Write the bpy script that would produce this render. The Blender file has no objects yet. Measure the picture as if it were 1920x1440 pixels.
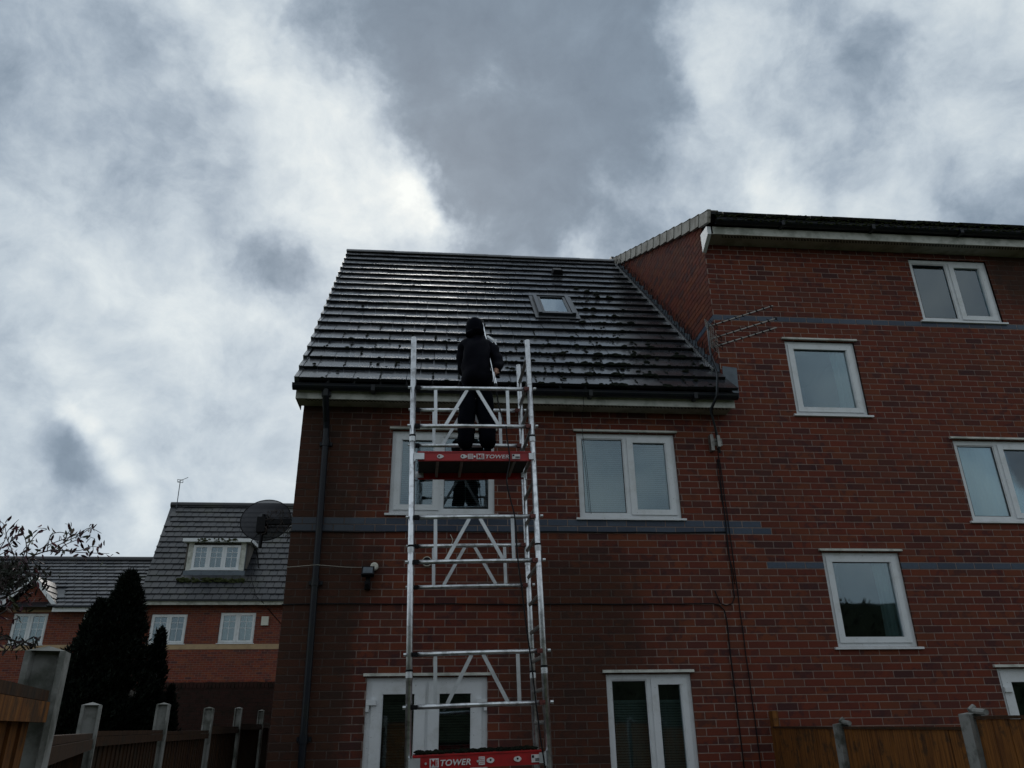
import bpy, bmesh, math, random
from mathutils import Vector, Matrix

C = bpy.context.scene
COL = C.collection
rnd = random.Random(7)
PI = math.pi

# ------------------------------------------------------------------ camera
F = 1442.0                                    # focal length in pixels of the 1920 px wide photograph
YAW, PIT, ROL = .0949, .4175, -.0139
CAM = Vector((.503, -8.449, 1.6))
def _axes():
    cy, sy, cp, sp = math.cos(YAW), math.sin(YAW), math.cos(PIT), math.sin(PIT)
    f = Vector((sy*cp, cy*cp, sp)); r = Vector((cy, -sy, 0)); u = r.cross(f)
    c, s = math.cos(ROL), math.sin(ROL)
    return c*r + s*u, -s*r + c*u, f
AX, AY, AZ = _axes()
cam = bpy.data.objects.new('camera', bpy.data.cameras.new('camera')); COL.objects.link(cam)
cam.matrix_world = Matrix(((AX.x, AY.x, -AZ.x, CAM.x), (AX.y, AY.y, -AZ.y, CAM.y), (AX.z, AY.z, -AZ.z, CAM.z), (0, 0, 0, 1)))
cam.data.sensor_width = 36; cam.data.lens = F/1920*36
cam.data.clip_start = .05; cam.data.clip_end = 3000
C.camera = cam

def ray(x, y): return ((x-960)/F)*AX + ((720-y)/F)*AY + AZ
def at(x, y, Y):
    """point on the vertical plane y = Y seen at photograph pixel (x, y)"""
    d = ray(x, y); return CAM + d*((Y-CAM.y)/d.y)
def atd(x, y, dist):
    d = ray(x, y); return CAM + d*(dist/math.hypot(d.x, d.y))
def area_px(p, w, h):
    d = p-CAM; z = d.dot(AZ)
    if z < .2: return 0
    X = 960+F*d.dot(AX)/z; Yp = 720-F*d.dot(AY)/z
    if X < -5 or X > 1925 or Yp < -5 or Yp > 1445: return 0
    return w*h/(z*z)

# ------------------------------------------------------------------ sky, sun, exposure
SUN_EL, SUN_AZ = 38.0, -2.0                   # sun behind cloud beyond the roof
W = bpy.data.worlds.new('World'); C.world = W; W.use_nodes = True
nt = W.node_tree; nt.nodes.clear()
class G:
    """small helper to write node maths"""
    def __init__(s, nt): s.nt = nt
    def n(s, t, **k):
        o = s.nt.nodes.new(t)
        for a, b in k.items(): setattr(o, a, b)
        return o
    def put(s, sock, v):
        if isinstance(v, (int, float)): sock.default_value = v
        elif isinstance(v, (tuple, list, Vector)):
            v = tuple(v); sock.default_value = v if len(v) == len(sock.default_value) else v+(1,)
        else: s.nt.links.new(v, sock)
    def m(s, op, a, b=0.0, c=None, clamp=False):
        o = s.n('ShaderNodeMath', operation=op); o.use_clamp = clamp
        s.put(o.inputs[0], a); s.put(o.inputs[1], b)
        if c is not None: s.put(o.inputs[2], c)
        return o.outputs[0]
    def v(s, op, a, b=(0, 0, 0)):
        o = s.n('ShaderNodeVectorMath', operation=op)
        s.put(o.inputs[0], a)
        if op == 'SCALE': s.put(o.inputs[3], b)
        else: s.put(o.inputs[1], b)
        return o.outputs[1] if op in ('DOT_PRODUCT', 'LENGTH', 'DISTANCE') else o.outputs[0]
    def noise(s, vec, scale, detail=3, rough=.5, dist=0, col=False):
        o = s.n('ShaderNodeTexNoise'); s.put(o.inputs['Vector'], vec); o.inputs['Scale'].default_value = scale
        o.inputs['Detail'].default_value = detail; o.inputs['Roughness'].default_value = rough; o.inputs['Distortion'].default_value = dist
        return o.outputs['Color' if col else 'Fac']
    def mr(s, v, a, b, c=0, d=1, smooth=True):
        o = s.n('ShaderNodeMapRange'); o.interpolation_type = 'SMOOTHSTEP' if smooth else 'LINEAR'
        s.put(o.inputs[0], v)
        for i, x in enumerate((a, b, c, d)): s.put(o.inputs[i+1], x)
        return o.outputs[0]
    def mix(s, f, a, b, blend='MIX'):
        o = s.n('ShaderNodeMix', data_type='RGBA', blend_type=blend)
        s.put(o.inputs[0], f); s.put(o.inputs[6], a); s.put(o.inputs[7], b)
        return o.outputs[2]
    def ramp(s, f, stops):
        o = s.n('ShaderNodeValToRGB'); s.put(o.inputs[0], f); e = o.color_ramp.elements
        while len(e) > 1: e.remove(e[-1])
        e[0].position = stops[0][0]; e[0].color = tuple(stops[0][1])+(1,)
        for p, c in stops[1:]:
            q = e.new(p); q.color = tuple(c)+(1,)
        return o.outputs[0]
g = G(nt)
tc = g.n('ShaderNodeTexCoord').outputs['Generated']
dirn = g.v('NORMALIZE', tc)
sky = g.n('ShaderNodeTexSky', sky_type='NISHITA'); sky.sun_disc = False
sky.sun_elevation = math.radians(SUN_EL); sky.sun_rotation = math.radians(SUN_AZ)
# warped direction: makes the cloud edges ragged
w1 = g.v('SUBTRACT', g.noise(dirn, 3.2, 6, .58, col=True), (.5, .5, .5))
w2 = g.v('SUBTRACT', g.noise(dirn, 11, 5, .6, col=True), (.5, .5, .5))
wd = g.v('ADD', dirn, g.v('ADD', g.v('SCALE', w1, .30), g.v('SCALE', w2, .085)))
wd = g.v('NORMALIZE', wd)
w3 = g.v('NORMALIZE', g.v('ADD', dirn, g.v('ADD', g.v('SCALE', w1, .05), g.v('SCALE', w2, .03))))
w4 = g.v('NORMALIZE', g.v('ADD', dirn, g.v('ADD', g.v('SCALE', w1, .16), g.v('SCALE', w2, .10))))
tot = .668
def cell(x, y, r0, r1, amt, d=None):
    """one cloud mass: centre given by the photograph, r0 / r1 inner and outer radius in px"""
    global tot
    c = ray(x, y).normalized()
    dist = g.v('DISTANCE', d if d is not None else wd, tuple(c))
    tot = g.m('MULTIPLY_ADD', g.mr(dist, r0/F, r1/F, 1, 0), amt, tot)
CELLS = [(985, 150, 150, 330, -.30), (960, 400, 90, 190, -.27), (1170, 310, 80, 210, -.20), (1235, 170, 30, 150, -.10), (720, 60, 60, 250, -.17), (600, 10, 50, 190, -.14),
 (1060, -140, 100, 400, -.15), (120, 120, 60, 300, -.15), (60, 210, 20, 160, -.05),
 (500, 488, 30, 115, -.22), (560, 520, 20, 90, -.13), (350, 290, 30, 170, -.05), (250, 370, 30, 150, -.03), (395, 130, 10, 80, -.06), (0, 420, 20, 130, -.05), (430, 560, 20, 120, .05), (300, 700, 20, 180, .05),
 (108, 815, 8, 52, -.20), (135, 870, 15, 60, -.20), (85, 920, 15, 85, -.12), (180, 920, 8, 58, -.18), (20, 700, 20, 120, -.12), (110, 1000, 10, 80, -.05),
 (560, 190, 30, 240, .08), (700, 330, 30, 200, .09), (770, 340, 5, 85, .26), (775, 415, 5, 80, .18), (820, 445, 10, 70, .12), (420, 40, 20, 150, .08), (620, 400, 20, 160, .06),
 (80, 300, 20, 170, .08), (128, 772, 4, 30, .20), (165, 800, 4, 34, .18), (200, 845, 4, 36, .20), (235, 890, 4, 38, .20), (268, 945, 4, 42, .18), (290, 1000, 4, 45, .14), (60, 790, 5, 60, .08), (60, 985, 5, 60, .10), (180, 760, 5, 80, .06), (330, 400, 5, 60, .09),
 (1330, 130, 20, 130, .07), (1330, 260, 10, 120, .06), (1450, 370, 20, 110, .18), (1640, 290, 20, 150, .05), (1760, 110, 20, 130, .06), (1250, 420, 10, 90, .05),
 (1500, 160, 40, 170, -.14), (1600, 60, 40, 180, -.09), (1620, 230, 30, 140, -.10), (1900, 230, 30, 190, -.06), (1880, 400, 30, 120, -.13), (1300, 470, 20, 130, -.10), (1180, 440, 10, 110, -.08)]
for x, y, a, b, k in CELLS: cell(x, y, a, b, k, w3 if b < 62 else w4 if b < 125 else None)
# veil structure everywhere
st = g.v('MULTIPLY', w3, (1.0, 1.0, 1.15))
f1 = g.noise(st, 5.2, 9, .58, .15); f2 = g.noise(st, 17, 7, .62, .2)
tot = g.m('MULTIPLY_ADD', g.m('SUBTRACT', f1, .5), .26, tot)
f3 = g.noise(st, 8.5, 11, .63, .25)
tot = g.m('MULTIPLY_ADD', g.m('SUBTRACT', f3, .5), .66, tot)
tot = g.m('SMOOTH_MAX', tot, .285, .14)
tot = g.m('MULTIPLY_ADD', g.m('SUBTRACT', f2, .5), .22, tot)
up = g.n('ShaderNodeSeparateXYZ'); g.put(up.inputs[0], dirn)
cloud = g.ramp(tot, [(0, (.10, .13, .165)), (.20, (.165, .200, .245)), (.36, (.25, .300, .355)), (.50, (.40, .455, .515)), (.64, (.575, .625, .665)), (.80, (.76, .79, .79)), (.93, (.90, .90, .86)), (1, (.99, .98, .92))])
cloud = g.mix(g.m('MULTIPLY', g.mr(tot, .35, .6, 1, 0), .10), cloud, (.22, .30, .40))
sunv = Vector((math.sin(math.radians(SUN_AZ))*math.cos(math.radians(SUN_EL)), math.cos(math.radians(SUN_AZ))*math.cos(math.radians(SUN_EL)), math.sin(math.radians(SUN_EL))))
glow = g.mr(g.v('DOT_PRODUCT', dirn, tuple(sunv)), -1, 1, .70, 1.0)       # cloud is a little brighter towards the sun
below = g.mr(up.outputs[2], -.04, .01, 0, 1)
col = g.mix(1, g.mix(1, cloud, (.955, 1.0, 1.035), 'MULTIPLY'), glow, 'MULTIPLY')
col = g.mix(below, (.09, .09, .08), col)
skyc = g.mix(1, sky.outputs[0], (.08, .08, .08), 'MULTIPLY')
col = g.mix(.06, col, skyc)
bg = g.n('ShaderNodeBackground'); g.put(bg.inputs[0], col); bg.inputs[1].default_value = 1.0
g.put(g.n('ShaderNodeOutputWorld').inputs[0], bg.outputs[0])

sl = bpy.data.lights.new('sun', 'SUN'); sl.energy = .7; sl.angle = math.radians(22); sl.color = (1, .96, .9)
so = bpy.data.objects.new('sun', sl); COL.objects.link(so)
so.rotation_euler = (-sunv).to_track_quat('-Z', 'Y').to_euler()

C.view_settings.view_transform = 'Standard'; C.view_settings.look = 'None'
C.view_settings.exposure = 0; C.view_settings.gamma = 1; C.view_settings.use_curve_mapping = False
C.cycles.max_bounces = 6; C.cycles.transparent_max_bounces = 12

# ------------------------------------------------------------------ materials
def mat(name, build):
    m = bpy.data.materials.new(name); m.use_nodes = True
    n = m.node_tree; n.nodes.clear(); q = G(n)
    sh = build(q)
    q.put(q.n('ShaderNodeOutputMaterial').inputs[0], sh)
    return m
def pbsdf(q, base, rough=.6, metal=0, spec=.5, bump=None, bs=.2, bd=.01, coat=0):
    o = q.n('ShaderNodeBsdfPrincipled')
    q.put(o.inputs['Base Color'], base); q.put(o.inputs['Roughness'], rough); q.put(o.inputs['Metallic'], metal)
    q.put(o.inputs['Specular IOR Level'], spec); q.put(o.inputs['Coat Weight'], coat)
    o.inputs['Coat Roughness'].default_value = .12
    if bump is not None:
        b = q.n('ShaderNodeBump'); b.inputs['Strength'].default_value = bs; b.inputs['Distance'].default_value = bd
        q.put(b.inputs['Height'], bump); q.put(o.inputs['Normal'], b.outputs[0])
    return o.outputs[0]
def pos(q): return q.n('ShaderNodeNewGeometry').outputs['Position']
def xyz(q, v):
    s = q.n('ShaderNodeSeparateXYZ'); q.put(s.inputs[0], v); return s.outputs
def damp(q, P):
    """old water stains on the facade: beside the downpipe, below the gutter joint and at the far right"""
    x, y, z = xyz(q, P)
    wob = q.m('MULTIPLY', q.m('SUBTRACT', q.noise(q.v('MULTIPLY', P, (1.6, 1.6, .55)), 1.6, 5, .6), .5), 1.5)
    xw = q.m('ADD', x, wob)
    a = q.mr(q.m('ABSOLUTE', q.m('ADD', xw, .92)), .35, .95, 1, 0)
    b = q.m('MULTIPLY', q.mr(q.m('ABSOLUTE', q.m('SUBTRACT', xw, 2.0)), .3, 1.15, 1, 0), q.mr(z, 2.9, 3.9, .85, 0))
    c = q.m('MULTIPLY', q.mr(q.m('ABSOLUTE', q.m('SUBTRACT', xw, 8.3)), .1, .5, 1, 0), q.mr(z, 6.4, 7.0, 0, 1))
    near = q.m('LESS_THAN', y, 6.0)
    return q.m('MULTIPLY', q.m('MAXIMUM', q.m('MAXIMUM', a, b), c), near)
def brick_shader(src, far=False):
    def f(q):
        if src == 'object': r = q.n('ShaderNodeObjectInfo').outputs['Random']
        else: r = q.n('ShaderNodeNewGeometry').outputs['Random Per Island']
        P = pos(q)
        r2 = q.m('FRACT', q.m('MULTIPLY', r, 37.7)); r3 = q.m('FRACT', q.m('MULTIPLY', r, 91.3))
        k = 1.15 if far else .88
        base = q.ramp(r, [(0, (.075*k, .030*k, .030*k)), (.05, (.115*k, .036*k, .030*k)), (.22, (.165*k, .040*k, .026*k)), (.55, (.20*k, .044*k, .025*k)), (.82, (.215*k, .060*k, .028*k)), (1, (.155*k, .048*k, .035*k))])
        # dark kiln-burnt end on part of the bricks
        n1 = q.noise(P, 9, 3, .6)
        burn = q.m('MULTIPLY', q.mr(n1, .47, .60), q.mr(r2, .3, .75))
        base = q.mix(q.m('MULTIPLY', burn, .62), base, (.052*k, .024*k, .030*k))
        base = q.mix(q.m('MULTIPLY', q.mr(q.noise(P, 1.3, 4, .6), .4, .7), .35), base, (.095*k, .042*k, .028*k))
        gr = q.noise(P, 160, 2, .6)
        base = q.mix(q.mr(gr, .35, .75, 0, .35, False), base, (.025, .014, .012))
        if not far:
            base = q.mix(q.m('MULTIPLY', damp(q, P), .76), base, (.031, .020, .013))
            sp = q.m('MULTIPLY', q.mr(q.noise(P, 23, 4, .7), .64, .72), q.mr(q.noise(P, 1.9, 2, .5), .54, .66))
            base = q.mix(q.m('MULTIPLY', sp, .35), base, (.30, .26, .24))
        return pbsdf(q, base, .8, spec=.18, bump=q.noise(P, 70, 4, .7), bs=.6, bd=.005)
    return f
def simple(rgb, rough=.6, metal=0, spec=.5, dirt=None, ds=3, dm=.5, bump=0, bscale=60, coat=0):
    def f(q):
        P = pos(q); b = rgb
        if dirt: b = q.mix(q.m('MULTIPLY', q.mr(q.noise(P, ds, 5, .65), .42, .68), dm), rgb, dirt)
        return pbsdf(q, b, rough, metal, spec, q.noise(P, bscale, 4, .6) if bump else None, bump, .004, coat)
    return f
M = {}
M['brick'] = mat('brick_single', brick_shader('object'))
M['brick_mass'] = mat('brick_many', brick_shader('island'))
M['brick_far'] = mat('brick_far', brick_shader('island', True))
def blue(src):
    def f(q):
        P = pos(q)
        r = q.n('ShaderNodeObjectInfo').outputs['Random'] if src == 'object' else q.n('ShaderNodeNewGeometry').outputs['Random Per Island']
        b = q.ramp(r, [(0, (.022, .036, .066)), (.5, (.034, .053, .090)), (1, (.052, .074, .112))])
        b = q.mix(q.m('MULTIPLY', q.mr(q.noise(P, 30, 4, .6), .45, .7), .5), b, (.03, .032, .045))
        b = q.mix(q.m('MULTIPLY', damp(q, P), .6), b, (.02, .022, .024))
        return pbsdf(q, b, .5, spec=.5, bump=q.noise(P, 60, 3, .6), bs=.3, bd=.003)
    return f
M['old_brick'] = mat('old_dark_brick', simple((.050, .024, .020), .85, spec=.15, dirt=(.022, .018, .014), ds=5, dm=.8)); M['old_mortar'] = mat('old_mortar', simple((.075, .06, .052), .9, spec=.1))
M['blue'] = mat('blue_brick_single', blue('object')); M['blue_mass'] = mat('blue_brick_many', blue('island'))
def mortar(q):
    P = pos(q)
    b = q.mix(q.mr(q.noise(P, 14, 5, .7), .35, .7), (.36, .28, .245), (.24, .175, .15))
    b = q.mix(q.m('MULTIPLY', q.mr(q.noise(P, .8, 4, .6), .42, .62), .4), b, (.20, .14, .12))
    b = q.mix(q.m('MULTIPLY', damp(q, P), .78), b, (.035, .024, .020))
    return pbsdf(q, b, .9, spec=.2, bump=q.noise(P, 120, 3, .7), bs=.5, bd=.003)
M['mortar'] = mat('mortar', mortar)
M['mortar_far'] = mat('mortar_far', simple((.22, .15, .13), .9, spec=.2))
M['cream'] = mat('cream_band', simple((.42, .29, .17), .85, dirt=(.25, .17, .10), ds=3))
def upvc(q):
    P = pos(q)
    b = q.mix(q.m('MULTIPLY', q.mr(q.noise(P, 4.5, 6, .7), .45, .75), .45), (.72, .74, .76), (.40, .40, .36))
    sp = q.mr(q.noise(P, 38, 3, .6), .68, .72)
    b = q.mix(q.m('MULTIPLY', sp, .55), b, (.12, .12, .10))
    return pbsdf(q, b, .35, spec=.45)
M['upvc'] = mat('white_upvc', upvc)
M['upvc_dirty'] = mat('dirty_white_board', simple((.52, .52, .47), .5, dirt=(.20, .21, .17), ds=5, dm=.8))
M['seal'] = mat('black_seal', simple((.02, .02, .022), .6))
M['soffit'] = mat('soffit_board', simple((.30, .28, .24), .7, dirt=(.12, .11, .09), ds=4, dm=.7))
def tile(q, src='object', k=1.0):
    P = pos(q)
    r = q.n('ShaderNodeObjectInfo').outputs['Random'] if src == 'object' else q.n('ShaderNodeNewGeometry').outputs['Random Per Island']
    b = q.ramp(r, [(0, (.026*k, .029*k, .036*k)), (.5, (.034*k, .037*k, .044*k)), (1, (.046*k, .048*k, .055*k))])
    n = q.noise(P, 7, 5, .65)
    b = q.mix(q.m('MULTIPLY', q.mr(n, .45, .7), .6), b, (.018*k, .020*k, .022*k))
    wet = q.mr(q.noise(P, 3.1, 5, .6), .35, .66, .17, .36, False)
    bm = q.noise(P, 9, 3, .5)
    return pbsdf(q, b, wet, spec=.8, bump=bm, bs=.18, bd=.003, coat=.3)
M['tile'] = mat('wet_roof_tile', lambda q: tile(q)); M['tile_mass'] = mat('wet_roof_tiles', lambda q: tile(q, 'island'))
M['tile_edge'] = mat('dark_tile_edge', simple((.010, .011, .013), .7, spec=.15, dirt=(.004, .005, .004), ds=9, dm=.8))  # front risers of the tiles, much darker than the tile tops
def tile_far(src):
    def f(q):
        P = pos(q)
        r = q.n('ShaderNodeObjectInfo').outputs['Random'] if src == 'object' else q.n('ShaderNodeNewGeometry').outputs['Random Per Island']
        b = q.ramp(r, [(0, (.015, .017, .022)), (.5, (.022, .023, .028)), (1, (.034, .033, .036))])
        b = q.mix(q.m('MULTIPLY', q.mr(q.noise(P, 1.1, 5, .6), .5, .7), .5), b, (.045, .05, .03))
        return pbsdf(q, b, .34, spec=.5)
    return f
M['tile_far'] = mat('far_roof_tile', tile_far('object')); M['tile_far_mass'] = mat('far_roof_tiles', tile_far('island'))
M['verge'] = mat('verge_concrete', simple((.42, .40, .36), .8, dirt=(.20, .18, .15), ds=5, dm=.8, bump=.3))
M['gutter'] = mat('black_plastic', simple((.007, .009, .015), .42, spec=.28, dirt=(.014, .017, .012), ds=6, dm=.6))
M['moss'] = mat('moss', simple((.008, .010, .007), .95, spec=.1, dirt=(.016, .019, .010), ds=7, dm=.6, bump=.6))
M['moss_green'] = mat('green_moss', simple((.045, .052, .022), .95, spec=.1, dirt=(.04, .05, .02), ds=5, dm=.8, bump=.6))
M['lead'] = mat('lead_flashing', simple((.10, .125, .15), .45, metal=.2, dirt=(.045, .055, .07), ds=7, dm=.6))
M['lead_dark'] = mat('dark_flashing', simple((.022, .025, .03), .35, metal=.1))
M['dark_metal'] = mat('grey_roof_window_metal', simple((.055, .062, .072), .34, metal=.5))
M['alu'] = mat('aluminium', simple((.74, .76, .79), .36, metal=1, dirt=(.34, .35, .36), ds=12, dm=.9, bump=.12, bscale=40))
M['alu_flat'] = mat('aluminium_bar', simple((.66, .68, .70), .45, metal=.85, dirt=(.45, .46, .47), ds=9, dm=.6))
M['alu_dull'] = mat('dull_aluminium', simple((.30, .29, .27), .5, metal=.7, dirt=(.14, .13, .12), ds=12, dm=.7))
M['steel'] = mat('bright_steel', simple((.75, .77, .8), .2, metal=1))
M['red'] = mat('red_fibreglass', simple((.40, .010, .012), .42, dirt=(.16, .01, .012), ds=8, dm=.5))
M['black'] = mat('black_rubber', simple((.007, .007, .009), .55, spec=.18))
M['deck'] = mat('black_deck', simple((.02, .02, .02), .8, dirt=(.035, .03, .02), ds=9))
M['white_print'] = mat('white_print', simple((.70, .68, .68), .6, dirt=(.45, .40, .40), ds=40, dm=.6))
M['red_clamp'] = mat('dark_red_clamp', simple((.13, .03, .025), .5))
M['cloth'] = mat('black_waterproof_cloth', simple((.0022, .0026, .006), .7, spec=.05, dirt=(.006, .0055, .010), ds=9, dm=.7, bump=.5, bscale=22))
M['trouser'] = mat('dark_trouser_cloth', simple((.0022, .003, .0065), .8, spec=.04, dirt=(.006, .007, .011), ds=12, bump=.5, bscale=26))
M['skin'] = mat('skin', simple((.30, .15, .10), .5))
M['concrete'] = mat('weathered_concrete', simple((.235, .235, .225), .9, dirt=(.07, .075, .062), ds=8, dm=.95, bump=.8, bscale=45))
M['cap_light'] = M['concrete']
def wood(dark, light):
    def f(q):
        P = pos(q)
        st = q.noise(q.v('MULTIPLY', P, (30, 30, 1.6)), 1.6, 5, .65)
        b = q.mix(q.mr(st, .35, .68), light, dark)
        b = q.mix(q.m('MULTIPLY', q.mr(q.noise(P, 7, 5, .7), .5, .64), .65), b, (.022, .018, .012))
        return pbsdf(q, b, .8, spec=.25, bump=st, bs=.4, bd=.004)
    return f
M['wood'] = mat('brown_fence_wood', wood((.020, .009, .005), (.060, .027, .010)))
M['wood_orange'] = mat('orange_fence_wood', wood((.085, .030, .008), (.23, .088, .018)))
def foliage(cols):
    def f(q):
        r = q.n('ShaderNodeNewGeometry').outputs['Random Per Island']
        b = q.ramp(r, [(i/(len(cols)-1), c) for i, c in enumerate(cols)])
        return pbsdf(q, b, .7, spec=.12)
    return f
M['conifer'] = mat('conifer_leaf', foliage([(.004, .007, .005), (.007, .011, .008), (.010, .016, .010)]))
M['hedge'] = mat('hedge_leaf', foliage([(.014, .017, .012), (.022, .027, .017), (.034, .040, .024)]))
M['plum'] = mat('dark_plum_leaf', foliage([(.020, .022, .018), (.030, .034, .026), (.035, .020, .024), (.045, .050, .040)]))
def plum_obj(q):
    r = q.n('ShaderNodeObjectInfo').outputs['Random']
    return pbsdf(q, q.ramp(r, [(0, (.075, .012, .024)), (.35, (.035, .012, .018)), (.6, (.11, .02, .028)), (.8, (.045, .05, .02)), (1, (.02, .03, .012))]), .5, spec=.4)
M['plum_obj'] = mat('purple_leaves', plum_obj)
M['bark'] = mat('bark', simple((.05, .038, .034), .85, bump=.6))
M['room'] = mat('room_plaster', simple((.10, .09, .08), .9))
M['blind'] = mat('blind_slat', simple((.34, .38, .36), .7))
M['blind_dark'] = mat('brown_blind_slat', simple((.16, .14, .11), .7))
def curtain(q):
    P = pos(q)
    x, y, z = xyz(q, P)
    return pbsdf(q, q.mix(q.mr(q.noise(q.v('MULTIPLY', P, (14, 1, .6)), 1, 3, .5), .3, .7), (.52, .60, .60), (.35, .42, .42)), .9)
M['curtain'] = mat('pale_curtain', curtain)
M['curtain_white'] = mat('white_curtain', simple((.85, .88, .86), .9))
def glass(tint=(.72, .80, .80), k=1.5):
    def f(q):
        fr = q.n('ShaderNodeFresnel'); fr.inputs[0].default_value = k
        gl = q.n('ShaderNodeBsdfGlossy'); gl.inputs['Roughness'].default_value = .02; gl.inputs[0].default_value = (.80, .92, 1, 1)
        P = pos(q)
        b = q.n('ShaderNodeBump'); b.inputs['Strength'].default_value = .02; b.inputs['Distance'].default_value = .02
        q.put(b.inputs['Height'], q.noise(P, 2.2, 2, .5)); q.put(gl.inputs['Normal'], b.outputs[0])
        tr = q.n('ShaderNodeBsdfTransparent'); q.put(tr.inputs[0], tint)
        mx = q.n('ShaderNodeMixShader'); q.put(mx.inputs[0], q.m('ADD', q.m('MULTIPLY', fr.outputs[0], 1.6), .075, clamp=True)); q.put(mx.inputs[1], tr.outputs[0]); q.put(mx.inputs[2], gl.outputs[0])
        return mx.outputs[0]
    return f
M['glass'] = mat('window_glass', glass())
def mesh_dish(q):
    tr = q.n('ShaderNodeBsdfTransparent')
    d = pbsdf(q, (.035, .036, .044), .5, spec=.2)
    mx = q.n('ShaderNodeMixShader'); mx.inputs[0].default_value = .88; q.put(mx.inputs[1], tr.outputs[0]); q.put(mx.inputs[2], d)
    return mx.outputs[0]
M['dish'] = mat('perforated_grey_metal', mesh_dish)
def grass(q):
    P = pos(q)
    return pbsdf(q, q.mix(q.mr(q.noise(P, 1.4, 6, .7), .35, .7), (.045, .065, .02), (.08, .085, .035)), .9, spec=.2, bump=q.noise(P, 60, 4, .7), bs=.8, bd=.02)
M['grass'] = mat('garden_grass', grass)
M['paving'] = mat('paving', simple((.22, .21, .19), .85, dirt=(.12, .12, .10), ds=2, bump=.3))
M['offwhite'] = mat('offwhite_plastic', simple((.62, .60, .52), .5))

# ------------------------------------------------------------------ mesh helpers
BASE = {}
class MB:
    def __init__(s): s.v = []; s.f = []; s.mi = []; s.cur = 0
    def add(s, vs, fs):
        n = len(s.v); s.v += [tuple(p) for p in vs]; s.f += [tuple(i+n for i in f) for f in fs]; s.mi += [s.cur]*len(fs)
        return s
    def box(s, x0, x1, y0, y1, z0, z1, T=None, skip=()):
        vs = [(x, y, z) for x in (x0, x1) for y in (y0, y1) for z in (z0, z1)]
        if T is not None: vs = [T @ Vector(p) for p in vs]
        fs = {'-x': (0, 1, 3, 2), '+x': (4, 6, 7, 5), '-y': (0, 4, 5, 1), '+y': (2, 3, 7, 6), '-z': (0, 2, 6, 4), '+z': (1, 5, 7, 3)}
        return s.add(vs, [f for k, f in fs.items() if k not in skip])
    def prism(s, poly, d, close=True):
        """poly: list of 3-D points, d: vector"""
        n = len(poly); d = Vector(d); a = [Vector(p) for p in poly]; b = [p+d for p in a]
        fs = [(i, (i+1) % n, n+(i+1) % n, n+i) for i in range(n)]
        if close: fs += [tuple(reversed(range(n))), tuple(range(n, 2*n))]
        return s.add(a+b, fs)
    def tube(s, p0, p1, r, n=10, r1=None, caps=True):
        p0 = Vector(p0); p1 = Vector(p1); r1 = r if r1 is None else r1
        d = (p1-p0)
        if d.length < 1e-6: return s
        d.normalize(); a = d.orthogonal().normalized(); b = d.cross(a)
        vs = [p0+r*(math.cos(t)*a+math.sin(t)*b) for t in [2*PI*i/n for i in range(n)]]
        vs += [p1+r1*(math.cos(t)*a+math.sin(t)*b) for t in [2*PI*i/n for i in range(n)]]
        fs = [(i, (i+1) % n, n+(i+1) % n, n+i) for i in range(n)]
        if caps: fs += [tuple(reversed(range(n))), tuple(range(n, 2*n))]
        return s.add(vs, fs)
    def path(s, pts, r, n=6, r1=None):
        pts = [Vector(p) for p in pts]; m = len(pts); r1 = r if r1 is None else r1
        rings = []; a = None
        for i, p in enumerate(pts):
            d = (pts[min(i+1, m-1)]-pts[max(i-1, 0)]).normalized()
            if a is None: a = d.orthogonal().normalized()
            a = (a-d*a.dot(d)).normalized(); b = d.cross(a); rr = r+(r1-r)*i/max(1, m-1)
            rings += [p+rr*(math.cos(2*PI*k/n)*a+math.sin(2*PI*k/n)*b) for k in range(n)]
        fs = [(i*n+k, i*n+(k+1) % n, (i+1)*n+(k+1) % n, (i+1)*n+k) for i in range(m-1) for k in range(n)]
        fs += [tuple(reversed(range(n))), tuple(range((m-1)*n, m*n))]
        return s.add(rings, fs)
    def bar(s, p0, p1, w, t, side=(0, 1, 0)):
        """flat bar between two points, w wide, t thick along side"""
        p0 = Vector(p0); p1 = Vector(p1); d = (p1-p0).normalized(); sd = Vector(side); sd = (sd-d*sd.dot(d)).normalized(); u = d.cross(sd)
        c = [(-1, -1), (1, -1), (1, 1), (-1, 1)]
        vs = [p0+u*(a*w/2)+sd*(b*t/2) for a, b in c]+[p1+u*(a*w/2)+sd*(b*t/2) for a, b in c]
        return s.add(vs, [(0, 1, 2, 3), (7, 6, 5, 4), (0, 4, 5, 1), (1, 5, 6, 2), (2, 6, 7, 3), (3, 7, 4, 0)])
    def lump(s, c, r, flat=.6, seed=None, T=None):
        R = rnd; vs = []; n = 6
        for j, (zz, rr) in enumerate(((-.4, .8), (.25, .95), (.8, .5))):
            for i in range(n):
                t = 2*PI*(i+.5*j)/n; k = r*rr*R.uniform(.75, 1.2); vs.append(Vector((math.cos(t)*k, math.sin(t)*k, zz*r*flat)))
        vs.append(Vector((0, 0, r*flat*R.uniform(.9, 1.2))))
        ex_ = R.uniform(1, 1.7); vs = [Vector((p.x*ex_, p.y, p.z)) for p in vs]; vs = [(T @ p if T is not None else p)+Vector(c) for p in vs]
        fs = [(j*n+i, j*n+(i+1) % n, (j+1)*n+(i+1) % n, (j+1)*n+i) for j in range(2) for i in range(n)]+[(2*n+i, 2*n+(i+1) % n, 3*n) for i in range(n)]
        return s.add(vs, fs)
    def mesh(s, name, mats, off=Vector((0, 0, 0))):
        me = bpy.data.meshes.new(name)
        me.from_pydata([(p[0]-off.x, p[1]-off.y, p[2]-off.z) for p in s.v], [], s.f)
        for m_ in (mats if isinstance(mats, (list, tuple)) else [mats]): me.materials.append(m_)
        if max(s.mi or [0]) > 0: me.polygons.foreach_set('material_index', s.mi)
        me.update(); return me
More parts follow.
